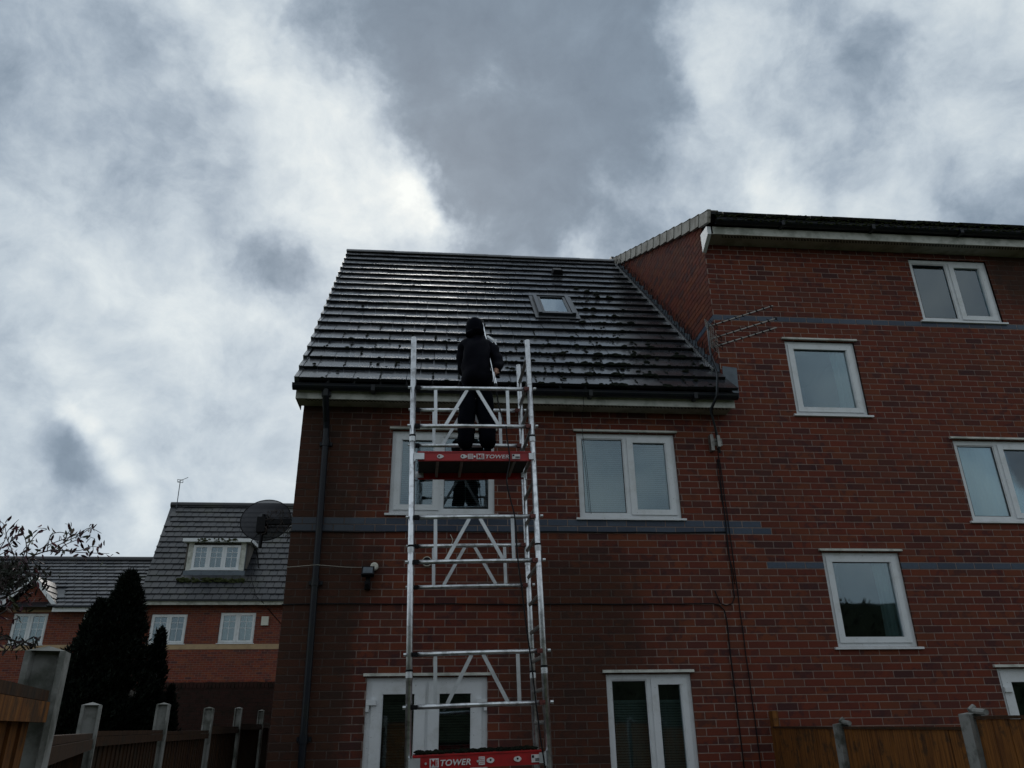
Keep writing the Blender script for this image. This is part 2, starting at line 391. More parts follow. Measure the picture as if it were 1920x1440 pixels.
    def build(s, name, mats, parent=None, smooth=False, world=True):
        """world=True: coordinates are world ones; the parent's base is taken off"""
        if parent is not None: off = BASE.get(parent.name, Vector((0, 0, 0))) if world else Vector((0, 0, 0))
        else:
            xs = [p[0] for p in s.v]; ys = [p[1] for p in s.v]; zs = [p[2] for p in s.v]
            off = Vector(((min(xs)+max(xs))/2, (min(ys)+max(ys))/2, min(zs)))
        me = s.mesh(name, mats, off)
        if smooth:
            for p in me.polygons: p.use_smooth = True
        o = bpy.data.objects.new(name, me); COL.objects.link(o)
        if parent is not None:
            o.parent = parent; BASE[o.name] = off
        else:
            o.location = off; BASE[o.name] = off
        return o
def tag(o, label=None, cat=None, group=None, kind=None):
    if label: o['label'] = label
    if cat: o['category'] = cat
    if group: o['group'] = group
    if kind: o['kind'] = kind
    return o
def thing(name, label, cat, loc=(0, 0, 0), group=None):
    o = bpy.data.objects.new(name, None); COL.objects.link(o); o.location = loc; o.empty_display_size = .2
    BASE[o.name] = Vector(loc)
    return tag(o, label, cat, group)
def place(me, name, parent, loc, mat4=None):
    """link one more object sharing mesh me; loc in world"""
    o = bpy.data.objects.new(name, me); COL.objects.link(o); o.parent = parent
    off = BASE.get(parent.name, Vector((0, 0, 0)))
    if mat4 is not None:
        m_ = mat4.to_4x4(); m_.translation = Vector(loc)-off; o.matrix_local = m_
    else: o.location = Vector(loc)-off
    return o

def clip_poly(poly, planes):
    """poly: 2-D points; planes: (a, b, c) keeps a*x+b*y<=c"""
    for a, b, c in planes:
        out = []
        for i in range(len(poly)):
            p, q = poly[i], poly[(i+1) % len(poly)]
            dp, dq = a*p[0]+b*p[1]-c, a*q[0]+b*q[1]-c
            if dp <= 0: out.append(p)
            if (dp < 0 < dq) or (dq < 0 < dp):
                t = dp/(dp-dq); out.append((p[0]+t*(q[0]-p[0]), p[1]+t*(q[1]-p[1])))
        poly = out
        if len(poly) < 3: return []
    return poly
def subtract(rect, holes):
    """rect minus holes, kept simple: a brick is cut at the side of an opening"""
    parts = [rect]
    for hx0, hx1, hz0, hz1 in holes:
        new = []
        for (a, b, c, d) in parts:
            if b <= hx0 or a >= hx1 or d <= hz0 or c >= hz1: new.append((a, b, c, d)); continue
            if a < hx0: new.append((a, hx0, c, d))
            if b > hx1: new.append((hx1, b, c, d))
            m0, m1 = max(a, hx0), min(b, hx1)
            if c < hz0: new.append((m0, m1, c, hz0))
            if d > hz1: new.append((m0, m1, hz1, d))
        parts = new
    return [p for p in parts if p[1]-p[0] > .006 and p[3]-p[2] > .006]

ZB = 1.6+1.9579; CH = .0773; U = .225; J = .010
full_brick = {}
def brick_mesh(w, h, m_, key):
    k = (round(w, 3), key)
    if k not in full_brick:
        b = MB(); e = .0015
        b.add([(0, 0, 0), (w, 0, 0), (w, 0, h), (0, 0, h), (-e, .02, -e), (w+e, .02, -e), (w+e, .02, h+e), (-e, .02, h+e)],
              [(0, 1, 2, 3), (4, 5, 1, 0), (5, 6, 2, 1), (6, 7, 3, 2), (7, 4, 0, 3)])
        full_brick[k] = b.mesh('brick', m_)
    return full_brick[k]
def brickwork(parent, org, ex, ny, s0, s1, z0, z1, holes, planes, n_obj, m_over=None, blue_rows=lambda v, u: False, cw=U, ch=CH, far=False, phase=0, keep=None, n_blue=60):
    """lay stretcher bond on the plane through org along unit ex, outward normal ny; s runs along ex; bricks past n_obj are one mesh"""
    org, ex, ny = Vector(org), Vector(ex).normalized(), Vector(ny).normalized()
    cand = []; mass = MB(); mass_b = MB()
    v_lo = math.floor((ZB-z1)/ch)-1; v_hi = math.ceil((ZB-z0)/ch)+1
    T = Matrix(((ex.x, -ny.x, 0), (ex.y, -ny.y, 0), (0, 0, 1)))
    for v in range(v_lo, v_hi+1):
        zb = ZB-v*ch+J/2; zt = zb+ch-J
        if zt <= z0 or zb >= z1: continue
        sh = 0 if v % 2 == 0 else .5
        k0 = math.floor(s0/cw)-2; k1 = math.ceil(s1/cw)+2
        for k in range(k0, k1):
            a = (k+sh)*cw+J/2; b = a+cw-J
            rect = (max(a, s0), min(b, s1), max(zb, z0), min(zt, z1))
            if rect[1]-rect[0] < .012 or rect[3]-rect[2] < .012: continue
            if keep and not keep(v, (rect[0]+rect[1])/2): continue
            isb = blue_rows(v, (rect[0]+rect[1])/2/cw)
            for (p, q_, c, d) in subtract(rect, holes):
                whole = abs((q_-p)-(cw-J)) < 1e-4 and abs((d-c)-(ch-J)) < 1e-4
                poly = clip_poly([(p, c), (q_, c), (q_, d), (p, d)], planes) if planes else [(p, c), (q_, c), (q_, d), (p, d)]
                if len(poly) < 3: continue
                if planes:
                    ar = abs(sum(poly[i][0]*poly[(i+1) % len(poly)][1]-poly[(i+1) % len(poly)][0]*poly[i][1] for i in range(len(poly))))/2
                    if ar < (q_-p)*(d-c)*.99: whole = False
                    if ar < .0008: continue
                ctr = org+ex*((p+q_)/2)+Vector((0, 0, (c+d)/2))
                if whole and n_obj: cand.append((area_px(ctr, 1, 1), p, c, isb))
                else:
                    mb = mass_b if isb else mass
                    j = rnd.uniform(-.0008, .0008); n = len(poly)
                    fr = [org+ex*x+ny*j+Vector((0, 0, z)) for x, z in poly]; bk = [q2-ny*.02 for q2 in fr]
                    mb.add(fr+bk, [tuple(range(n))]+[(n+i, n+(i+1) % n, (i+1) % n, i) for i in range(n)])
    cand.sort(key=lambda t: -t[0])
    nb = sum(1 for c in cand if c[3]); red_n = n_obj-min(n_blue, nb); rc = bc = 0
    for a, p, c, isb in cand:
        use = a > 0 and ((bc < n_blue) if isb else (rc < red_n))
        j = rnd.uniform(-.001, .001)
        if use:
            if isb: bc += 1
            else: rc += 1
            me = brick_mesh(cw-J, ch-J, M['blue'] if isb else M['brick'], isb)
            place(me, 'brick', parent, org+ex*p+Vector((0, 0, c))+ny*j, T)
        else:
            mb = mass_b if isb else mass; w, h = cw-J, ch-J
            o = org+ex*p+Vector((0, 0, c))+ny*j
            vs = [o, o+ex*w, o+ex*w+Vector((0, 0, h)), o+Vector((0, 0, h))]; vs += [q2-ny*.02 for q2 in vs]
            mb.add(vs, [(0, 1, 2, 3), (4, 5, 1, 0), (5, 6, 2, 1), (6, 7, 3, 2), (7, 4, 0, 3)])
    if mass.v: tag(mass.build('brickwork', m_over or (M['brick_far'] if far else M['brick_mass']), parent), kind='stuff')
    if mass_b.v: tag(mass_b.build('blue_brickwork', M['blue_mass'], parent), kind='stuff')
def sheet(s0, s1, z0, z1, holes, org, ex, ny, back=.0035, planes=(), depth=.10):
    """mortar sheet with openings and their reveals"""
    org, ex, ny = Vector(org), Vector(ex).normalized(), Vector(ny).normalized(); b = MB()
    xs = sorted({s0, s1, *[h[0] for h in holes], *[h[1] for h in holes]}); zs = sorted({z0, z1, *[h[2] for h in holes], *[h[3] for h in holes]})
    xs = [x for x in xs if s0 <= x <= s1]; zs = [z for z in zs if z0 <= z <= z1]
    P = lambda x, z, d=back: org+ex*x-ny*d+Vector((0, 0, z))
    for i in range(len(xs)-1):
        for k in range(len(zs)-1):
            cx, cz = (xs[i]+xs[i+1])/2, (zs[k]+zs[k+1])/2
            if any(h[0] < cx < h[1] and h[2] < cz < h[3] for h in holes): continue
            poly = clip_poly([(xs[i], zs[k]), (xs[i+1], zs[k]), (xs[i+1], zs[k+1]), (xs[i], zs[k+1])], planes)
            if len(poly) >= 3: b.add([P(*p) for p in poly], [tuple(range(len(poly)))])
    for (a, c, e, f_) in holes:
        for (p, q_) in (((a, e), (a, f_)), ((c, e), (c, f_)), ((a, e), (c, e)), ((a, f_), (c, f_))):
            b.add([P(*p), P(*q_), P(*q_, depth), P(*p, depth)], [(0, 1, 2, 3)])
    return b

# ------------------------------------------------------------------ windows
def window(root, x0, x1, z0, z1, y, cols, sill=True, trim=True, bars=False, fw=.055, name='window', back=True, frame_d=.07, sill_over=.045, hinges=False, room=M['room']):
    """cols: list of (kind, relative width); y is the outer face of the frame"""
    fr = MB(); e = .0
    fr.box(x0, x0+fw, y, y+frame_d, z0, z1); fr.box(x1-fw, x1, y, y+frame_d, z0, z1)
    fr.box(x0+fw, x1-fw, y+.001, y+frame_d-.001, z1-fw, z1-.0005); fr.box(x0+fw, x1-fw, y+.001, y+frame_d-.001, z0+.0005, z0+fw)
    tot_w = sum(c[1] for c in cols); mw = .055; n = len(cols)
    inner = (x1-x0-2*fw-(n-1)*mw); xs = []; x = x0+fw
    for i, (k, w) in enumerate(cols):
        ww = inner*w/tot_w; xs.append((k, x, x+ww)); x += ww
        if i < n-1:
            fr.box(x, x+mw, y+.0015, y+frame_d-.0015, z0+fw, z1-fw); x += mw
    win = fr.build(name, M['upvc'], root)
    for k, a, b_ in xs:
        za, zb = z0+fw, z1-fw; sw = .062 if k != 'fixed' else .012
        if k == 'door': sw = .10
        s = MB(); pr = .014 if k != 'fixed' else -.012
        o = .012 if k != 'fixed' else 0
        A, B_, ZA, ZZ = a-o, b_+o, za-o, zb+o
        s.box(A, A+sw, y-pr, y+.05, ZA, ZZ); s.box(B_-sw, B_, y-pr, y+.05, ZA, ZZ)
        s.box(A+sw, B_-sw, y-pr+.001, y+.049, ZZ-sw, ZZ-.0005); s.box(A+sw, B_-sw, y-pr+.001, y+.049, ZA+.0005, ZA+sw)
        if k != 'fixed':   # mitred bead step
            q2 = sw; s.box(A+q2, A+q2+.012, y-pr+.008, y+.045, ZA+q2, ZZ-q2); s.box(B_-q2-.012, B_-q2, y-pr+.008, y+.045, ZA+q2, ZZ-q2)
        s.build('sash', M['upvc'], win)
        ga, gb, gza, gzb = A+sw, B_-sw, ZA+sw, ZZ-sw
        sl_ = MB(); t = .006
        sl_.box(ga, ga+t, y+.012, y+.02, gza, gzb); sl_.box(gb-t, gb, y+.012, y+.02, gza, gzb); sl_.box(ga+t, gb-t, y+.012, y+.02, gza, gza+t); sl_.box(ga+t, gb-t, y+.012, y+.02, gzb-t, gzb)
        sl_.build('gasket', M['seal'], win)
        p = MB(); p.box(ga-.002, gb+.002, y+.022, y+.026, gza-.002, gzb+.002); p.build('pane', M['glass'], win)
        if bars:
            bb = MB(); xm = (ga+gb)/2; hh = gzb-gza
            bb.box(xm-.009, xm+.009, y+.008, y+.0215, gza, gzb)
            for fz in ((.50, .76) if bars == 1 else (.52, .78)):
                bb.box(ga, gb, y+.009, y+.0205, gza+hh*fz-.009, gza+hh*fz+.009)
            bb.build('glazing_bar', M['upvc'], win)
    if sill:
        s = MB(); s.prism([(x0-sill_over, y-.06, z0-.028), (x0-sill_over, y-.06, z0-.006), (x0-sill_over, y+.02, z0+.004), (x0-sill_over, y+.02, z0-.028)], (x1-x0+2*sill_over, 0, 0)); s.build('sill', M['upvc'], win)
    if trim:
        s = MB(); s.prism([(x0-.035, -.035, z1+.012), (x0-.035, -.03, z1+.036), (x0-.035, .02, z1+.046), (x0-.035, .02, z1+.012)], (x1-x0+.07, 0, 0)); s.build('head_trim', M['upvc_dirty'], win)
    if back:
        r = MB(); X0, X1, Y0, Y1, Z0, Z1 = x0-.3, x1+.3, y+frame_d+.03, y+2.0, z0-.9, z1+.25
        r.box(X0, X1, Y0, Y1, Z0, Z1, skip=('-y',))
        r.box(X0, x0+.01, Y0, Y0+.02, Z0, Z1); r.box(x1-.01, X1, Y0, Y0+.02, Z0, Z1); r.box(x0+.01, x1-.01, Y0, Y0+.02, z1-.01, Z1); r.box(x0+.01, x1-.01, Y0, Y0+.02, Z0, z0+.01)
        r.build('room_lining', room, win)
    return win
def blind(x0, x1, z0, z1, y, label, m_, pitch=.025, tilt=50, group=None):
    b = MB(); z = z0; t = math.radians(tilt); c, s_ = math.cos(t)*.0125, math.sin(t)*.0125
    while z < z1:
        b.add([(x0, y-c, z-s_), (x1, y-c, z-s_), (x1, y+c, z+s_), (x0, y+c, z+s_)], [(0, 1, 2, 3)]); z += pitch
    b.box(x0, x1, y-.015, y+.015, z1, z1+.025)
    for xx in (x0+(x1-x0)*.25, x0+(x1-x0)*.75): b.box(xx-.002, xx+.002, y-.016, y-.0145, z0, z1)
    o = b.build('venetian_blind', m_); tag(o, label, 'blind', group); return o
def curtain_mesh(x0, x1, z0, z1, y, label, amp=.02, folds=9, m_=None):
    b = MB(); n = folds*6; vs = []; ph = rnd.uniform(0, 6)
    for j, z in enumerate((z0, (z0+z1)/2, z1)):
        for i in range(n+1):
            t = i/n; vs.append((x0+(x1-x0)*t+.012*math.sin(j*2.1), y+amp*math.sin(t*folds*2*PI+ph+.5*j)+amp*.4*math.sin(t*23), z))
    fs = [(j*(n+1)+i, j*(n+1)+i+1, (j+1)*(n+1)+i+1, (j+1)*(n+1)+i) for j in range(2) for i in range(n)]
    b.add(vs, fs); o = b.build('curtain', m_ or M['curtain'], smooth=True); return tag(o, label, 'curtain')

# ================================================================== GROUND
gm = MB(); gm.add([(-300, -300, 0), (300, -300, 0), (300, 300, 0), (-300, 300, 0)], [(0, 1, 2, 3)])
tag(gm.build('ground', M['grass']), kind='structure')
pv = MB(); pv.box(-1.2, 8.5, -3.1, -.02, -.03, .03); tag(pv.build('paving', M['paving']), kind='structure')

# ================================================================== HOUSE (lower block with the steep roof)
XL, XR = -1.125, 3.93
SKL, SKR = -.0508, -.032                      # the end walls are not quite square to the front
house = thing('brick_house', 'lower red brick house with steep wet tiled roof behind the scaffold tower', 'house', (1.4, 0, 0))
XS = 18.5*U                                   # where the brick bands change
WL = (-.085, 1.09, 3.765, 4.74); WM = (2.06, 3.24, 3.735, 4.755); DL = (-.215, 1.01, .05, 2.06); DM = (2.25, 3.155, .05, 2.075)
holes_h = [WL, WM, DL, DM]
WT = 5.035
wb = sheet(XL, XS, 0, WT, holes_h, (0, 0, 0), (1, 0, 0), (0, -1, 0))
# end walls and back, plain mortar behind the brickwork
def gx(y, x0, sk): return x0+sk*y
RY, RZ = 4.378, 10.06                         # ridge line of the house
dirL = Vector((SKL, 1, 0)).normalized(); nL = Vector((-dirL.y, dirL.x, 0))
TAN = math.tan(math.radians(46)); EY, EZ = -.35, 5.17
def roofz(y): return EZ+(y-EY)*TAN if y <= RY else EZ+(2*RY-y-EY)*TAN
wb.add([(XL+.008, .008, 0), (gx(8.8, XL, SKL)+.008, 8.8, 0), (gx(8.8, XL, SKL)+.008, 8.8, 5.2), (gx(RY, XL, SKL)+.008, RY, RZ-.15), (XL+.008, .008, 5.2)], [(0, 1, 2, 3, 4)])
wb.add([(gx(8.8, XL, SKL), 8.8, 0), (XS, 8.8, 0), (XS, 8.8, 5.2), (gx(8.8, XL, SKL), 8.8, 5.2)], [(0, 1, 2, 3)])
wall = wb.build('wall', M['mortar'], house)
def keep_h(v, x): return x < XS+.001
brickwork(wall, (0, 0, 0), (1, 0, 0), (0, -1, 0), XL, XS+U/2, 0, WT, holes_h, (), 300, keep=keep_h, blue_rows=lambda v, u: v in (0, -1), n_blue=46)
Lg = Vector((gx(8.8, XL, SKL)-XL, 8.8, 0)).length
brickwork(wall, (XL, 0, 0), dirL, nL, .004, Lg, 0, 9.9, [], [(-TAN, 1, EZ-EY*TAN-.12), (TAN, 1, EZ+(2*RY-EY)*TAN-.12)], 0)

def window_label(o, t): o['label'] = t
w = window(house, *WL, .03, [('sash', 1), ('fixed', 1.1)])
window_label(w, 'white two-light window behind the tower platform'); blind(WL[0]+.06, WL[1]-.06, WL[2]+.05, WL[3]-.07, .17, 'pale slatted blind inside the upstairs window behind the tower', M['blind'], tilt=25)
w = window(house, *WM, .03, [('fixed', 1), ('sash', 1)])
blind(WM[0]+.06, WM[1]-.06, WM[2]+.05, WM[3]-.07, .17, 'pale slatted blind inside the upstairs window right of the tower', M['blind'], tilt=76)
w = window(house, *DL, .03, [('door', 1), ('door', 1)], name='double_door', sill=False, fw=.07)
hg = MB()
for hx in (DL[0]+.005, DL[1]-.105):
    hg.box(hx, hx+.10, -.012, .014, 1.80, 1.85); hg.box(hx+(.0 if hx < 0 else .07), hx+(.03 if hx < 0 else .10), -.008, .014, 1.74, 1.80)
hg.build('hinge', M['upvc'], w)
blind(DL[0]+.15, DL[1]-.15, .3, 1.86, .17, 'brown slatted blind inside the white double door', M['blind_dark'], tilt=35)
w = window(house, *DM, .03, [('fixed', 1), ('sash', .95)], sill=False)
blind(DM[0]+.06, DM[1]-.06, .3, 1.80, .17, 'grey slatted blind inside the tall ground floor window', M['blind'], tilt=50)

# roof: boarding, tiles, ridge, verge
A = math.radians(46); GA = .346; TW = .3; NR = 19
es = Vector((0, math.cos(A), math.sin(A))); en = Vector((0, -math.sin(A), math.cos(A))); EO = Vector((0, EY, EZ))
def RP(x, s, h): return Vector((x, 0, 0))+EO+es*s+en*h
SL = NR*GA
def xl(s): return -1.175+SKL*(s*math.cos(A))
def xr(s): return 3.975 if s*math.cos(A)+EY < 0 else 3.93+SKR*(s*math.cos(A)+EY)-.01
rb = MB(); h0 = -.02
rb.add([RP(xl(0)+.03, 0, h0), RP(3.93, 0, h0), RP(xr(SL), SL, h0), RP(xl(SL)+.03, SL, h0)], [(0, 1, 2, 3)])
rb.add([RP(xl(SL)+.03, SL, h0), RP(xr(SL), SL, h0), (3.9, 9.2, 5.0), (gx(9.2, XL, SKL), 9.2, 5.0)], [(0, 1, 2, 3)])
roof = rb.build('roof', M['lead_dark'], house)
TL, TH, HB = GA+.075, .036, .060
def tile_vs(w, skew0=0, skew1=0):
    """local: x across, y up the slope, z off the roof; top falls so the next course covers it"""
    sl_h = -(HB-.024)/GA
    top = lambda y: HB+sl_h*y
    return [(skew0, 0, top(0)), (w+skew1, 0, top(0)), (w+skew1, TL, top(TL)), (skew0, TL, top(TL)),
            (skew0, 0, top(0)-TH), (w+skew1, 0, top(0)-TH), (w+skew1, TL, top(TL)-.012), (skew0, TL, top(TL)-.012),
            (skew0, .006, top(0)+.001), (w+skew1, .006, top(0)+.001)]
TF = [(8, 9, 2, 3), (0, 1, 9, 8), (4, 5, 1, 0), (5, 6, 2, 9, 1), (7, 4, 0, 8, 3)]
tiles = []
for v in range(3):
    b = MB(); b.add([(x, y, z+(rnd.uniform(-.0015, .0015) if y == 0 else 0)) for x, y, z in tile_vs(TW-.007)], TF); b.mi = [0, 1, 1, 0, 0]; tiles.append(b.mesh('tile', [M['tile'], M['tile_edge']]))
RT = Matrix(((1, 0, 0), (0, es.y, en.y), (0, es.z, en.z)))
RT4 = RT.to_4x4()
cand = []; tmass = MB()
for k in range(NR):
    s = k*GA; off = -1.136+(0 if k % 2 == 0 else .15)
    for i in range(-3, 20):
        a = off+i*TW; b_ = a+TW-.007; L_, R_ = xl(s+.17)+.045, xr(s+.17)
        if b_ < L_+.02 or a > R_-.02: continue
        if a >= L_ and b_ <= R_ and k < NR-1: cand.append((k, a, s))
        else:
            a2, b2 = max(a, L_), min(b_, R_)
            tmass.add([RP(x+a2, s+y, z) for x, y, z in tile_vs(b2-a2)], TF)
cand.sort(key=lambda t: -area_px(RP(t[1]+.15, t[2], 0), 1, 1))
for n, (k, a, s) in enumerate(cand):
    tilt = Matrix.Rotation(rnd.uniform(-.006, .006), 3, 'Z') @ Matrix.Rotation(rnd.uniform(-.004, .004), 3, 'X')
    P0 = RP(a, s+rnd.uniform(-.004, .004), rnd.uniform(-.002, .002))
    if n < 300: place(rnd.choice(tiles), 'tile', roof, P0, RT @ tilt)
    else: tmass.add([P0+RT @ tilt @ Vector(p) for p in tile_vs(TW-.007)], TF)
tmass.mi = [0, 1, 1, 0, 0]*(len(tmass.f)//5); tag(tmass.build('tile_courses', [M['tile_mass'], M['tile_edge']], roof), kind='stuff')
vg = MB()
for k in range(NR):                           # stepped verge pieces down the left edge
    s = k*GA; x = xl(s+.17)
    T_ = Matrix.Translation(RP(x, s, 0)) @ RT4
    vg = MB(); vg.prism([T_ @ Vector(p) for p in [(-.008, -.004, -.06), (-.008, -.004, .068), (-.008, GA+.03, .030), (-.008, GA+.03, -.06)]], (.049, 0, 0))
    vg.build('verge_tile', M['tile_mass'], roof)
x = xl(SL)
ridge_b = MB(); rr = .125
for i in range(9):
    t0 = PI*(i/8); ridge_b.v.append((0, -rr*1.12*math.cos(t0), rr*.78*math.sin(t0))); ridge_b.v.append((.458, -rr*1.15*math.cos(t0), rr*.80*math.sin(t0)))
for i in range(8): ridge_b.f.append((2*i, 2*i+1, 2*i+3, 2*i+2)); ridge_b.mi.append(0)
ridge_b.f.append(tuple(2*i for i in range(9))); ridge_b.mi.append(0); ridge_b.f.append(tuple(2*i+1 for i in range(9))); ridge_b.mi.append(0)
rme = ridge_b.mesh('ridge_tile', M['tile'])
x = xl(SL)-.02
while x < 3.72:
    place(rme, 'ridge_tile', roof, RP(x, SL, -.03)+Vector((0, 0, rnd.uniform(-.004, .004)))); x += .448
# roof window
WX, WS = 1.86, 2.70; skx = -.03
rw = MB(); T_ = Matrix.Translation(RP(WX, WS, 0)) @ RT4
W_, H_ = .56, .98
rw.box(0, .055, 0, H_, .0, .115, T_); rw.box(W_-.055, W_, 0, H_, .0, .115, T_); rw.box(.055, W_-.055, H_-.06, H_, .0, .12, T_); rw.box(.055, W_-.055, 0, .05, .0, .105, T_)
rwo = rw.build('roof_window', M['dark_metal'], house)
b = MB(); b.box(.062, .10, .055, H_-.065, .05, .105, T_); b.box(W_-.10, W_-.062, .055, H_-.065, .05, .105, T_); b.box(.10, W_-.10, .055, .09, .05, .100, T_); b.box(.10, W_-.10, H_-.11, H_-.065, .05, .105, T_); b.build('sash', M['lead_dark'], rwo)
b = MB(); b.box(.101, W_-.101, .091, H_-.111, .080, .086, T_); b.build('pane', M['glass'], rwo)
b = MB(); b.box(-.001, W_+.001, -.012, -.001, .012, .108, T_); b.build('lower_cover', M['lead_dark'], rwo)
b = MB(); b.box(.08, W_-.08, .08, H_-.08, .0, .012, T_); b.build('blackout_blind', M['curtain'], rwo)
b = MB(); b.box(-.055, -.003, -.03, H_+.03, .060, .067, T_); b.box(W_+.003, W_+.055, -.03, H_+.03, .060, .067, T_); b.box(-.055, W_+.055, -.13, -.032, .060, .066, T_); b.box(-.055, W_+.055, H_+.032, H_+.07, .061, .068, T_); b.build('flashing', M['lead_dark'], rwo)
# vent tile
b = MB(); T_ = Matrix.Translation(RP(2.38, 5.28, .05)) @ RT4
b.add([T_ @ Vector(p) for p in [(0, 0, 0), (.19, 0, 0), (.19, .26, 0), (0, .26, 0), (.015, 0, .09), (.175, 0, .09), (.165, .2, .075), (.025, .2, .075)]], [(0, 1, 5, 4), (1, 2, 6, 5), (2, 3, 7, 6), (3, 0, 4, 7), (4, 5, 6, 7)])
b.build('roof_vent', M['black'], house)
# eaves
b = MB(); b.box(XL-.055, 3.945, -.25, -.235, 5.013, 5.12); b.build('fascia', M['upvc_dirty'], house)
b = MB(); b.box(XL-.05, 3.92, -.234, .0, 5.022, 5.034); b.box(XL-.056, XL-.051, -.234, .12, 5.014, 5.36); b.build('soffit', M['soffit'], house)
b = MB(); x = XL+.05
while x < 3.85:
    b.box(x, x+.022, -.215, -.200, 5.0185, 5.0205); b.box(x+.016, x+.038, -.188, -.173, 5.0185, 5.0205); x += .042
tag(b.build('soffit_vent_slots', M['black'], house), kind='stuff')
def half_gutter(x0, x1, yc, zc, r, name, parent, m_):
    b = MB(); n = 8; vs = []
    for x in (x0, x1):
        for rr in (r, r-.004):
            for i in range(n+1):
                t = PI+PI*i/n; vs.append((x, yc+rr*math.cos(t), zc+rr*1.05*math.sin(t)))
    q = n+1; fs = []
    for i in range(n): fs += [(i, i+1, 2*q+i+1, 2*q+i), (q+i, q+i+1, 3*q+i+1, 3*q+i)]
    fs += [(0, q, 3*q, 2*q), (q-1, 2*q-1, 4*q-1, 3*q-1), tuple(range(q)), tuple(range(2*q, 3*q))]
    b.add(vs, fs)
    b.tube((x0, yc-r, zc), (x1, yc-r, zc), .006, 6)
    x = x0+.9
    while x < x1:
        b.box(x-.022, x+.022, yc-r-.006, yc+r, zc-r*1.05-.012, zc-.002, skip=('+z',)); x += 1.25
    return b.build(name, m_, parent, smooth=False)
half_gutter(XL-.085, 3.965, -.312, 5.150, .058, 'gutter', house, M['gutter'])
b = MB()
b.box(-.885, -.785, -.30, -.252, 5.03, 5.10)
b.path([(-.835, -.312, 5.10), (-.835, -.312, 5.03), (-.835, -.25, 4.95), (-.835, -.10, 4.80), (-.835, -.062, 4.72), (-.83, -.062, 4.6)], .036, 12)
b.tube((-.83, -.062, 4.62), (-.765, -.062, .05), .036, 14)
for z in (4.55, 3.0, 1.5):
    xx = -.83+(4.62-z)/4.57*.065; b.tube((xx, -.062, z-.04), (xx, -.062, z+.04), .043, 14); b.box(xx-.07, xx+.07, -.03, -.002, z-.02, z+.02)
b.build('downpipe', M['gutter'], house, smooth=False)
# lead against the taller block
b = MB()
k = 0; s = .55
while s < SL-.15:
    p, q_ = RP(xr(s), s, .05), RP(xr(s+.30), s+.30, .05)
    b.add([p+Vector((-.006, 0, 0)), q_+Vector((-.006, 0, 0)), q_+Vector((-.006, 0, .03)), p+Vector((-.006, 0, .11)), p+Vector((-.045, 0, .012)), q_+Vector((-.045, 0, .012))], [(0, 1, 2, 3), (0, 4, 5, 1)]); s += .29
tag(b.build('step_flashing', M['lead'], house), kind=None)
b = MB(); b.add([(3.94, -.006, 5.30), (4.12, -.006, 5.26), (4.14, -.006, 5.66), (3.955, -.006, 5.68)], [(0, 1, 2, 3)]); b.add([(3.955, -.004, 5.5), (3.955, -.2, 5.38), (3.955, -.2, 5.28), (3.955, -.004, 5.2)], [(0, 1, 2, 3)]); b.build('lead_apron', M['lead'], house)

# moss lumps on the roof
ms = MB(); NT = Matrix(((1, 0, 0), (0, es.y, en.y), (0, es.z, en.z)))
def moss(x, s, r): ms.lump(RP(x, s, HB-.006), r, rnd.uniform(.5, .8), T=NT)
for k in range(0, 14):
    for _ in range(150):
        x = rnd.uniform(-1.1, 3.8); s = k*GA+rnd.choice([0, 0, 0, 1])*rnd.uniform(0, .3)
        dens = (.95 if k < 5 else 0)*(.30 if x < 1.2 else .62)+(.75*math.exp(-((x-2.75)/.36)**2) if k < 13 else 0)+(.5 if 1.6 < x < 2.9 and k < 4 else 0)
        if k >= 5 and x < 1.2: dens = .02
        if rnd.random() < dens*.8: moss(x, s+.012, rnd.choice([.009, .012, .014, .018, .020, .028, .042 if x > 2 else .022]))
# moss packed into the joints of the lower courses
for k in range(0, 6):
    off = -1.136+(0 if k % 2 == 0 else .15)
    for i in range(18):
        x = off+i*TW-.002
        if -1.1 < x < 3.8 and rnd.random() < .75:
            for _ in range(rnd.randint(3, 8)): moss(x+rnd.uniform(-.006, .006), k*GA+rnd.uniform(.01, .3), rnd.uniform(.006, .014))
tag(ms.build('moss', M['moss']), 'dark moss lumps along the tile edges of the steep roof', 'moss', kind='stuff')

# ================================================================== TALL BLOCK (right)
block = thing('apartment_block', 'tall red brick block with four floors joined to the right of the house', 'building', (7.5, 0, 0))
BX1 = 11.5
R1 = (6.80, 7.93, 6.435, 7.40); R2 = (4.825, 5.755, 5.055, 6.07); R3 = (6.765, 7.90, 3.74, 4.755); R4 = (4.83, 5.75, 2.333, 3.36); R5 = (6.59, 7.50, .05, 2.10)
R6 = (9.3, 10.2, 5.055, 6.07); R7 = (9.3, 10.2, 2.333, 3.36)
holes_b = [R1, R2, R3, R4, R5, R6, R7]
BT = 7.49
wb = sheet(XS, BX1, 0, WT, holes_b, (0, 0, 0), (1, 0, 0), (0, -1, 0))
w2 = sheet(XR, BX1, WT, BT, [h for h in holes_b if h[3] > WT], (0, 0, 0), (1, 0, 0), (0, -1, 0))
wb.add(w2.v, w2.f)
dirR = Vector((SKR, 1, 0)).normalized(); nR = Vector((-dirR.y, dirR.x, 0))
A2 = math.atan2(10.05-7.72, 4.4+.36)
T2 = math.tan(A2)
def top2(y): return 7.72+(y+.36)*T2 if y < RY else 7.72+(2*RY+.36-y)*T2
GXR = lambda y: XR+SKR*y
wb.add([(GXR(.008)+.008, .008, 4.6), (GXR(8.8)+.008, 8.8, 4.6), (GXR(8.8)+.008, 8.8, top2(8.8)-.08), (GXR(RY)+.008, RY, top2(RY)-.08), (GXR(.008)+.008, .008, BT)], [(0, 1, 2, 3, 4)])
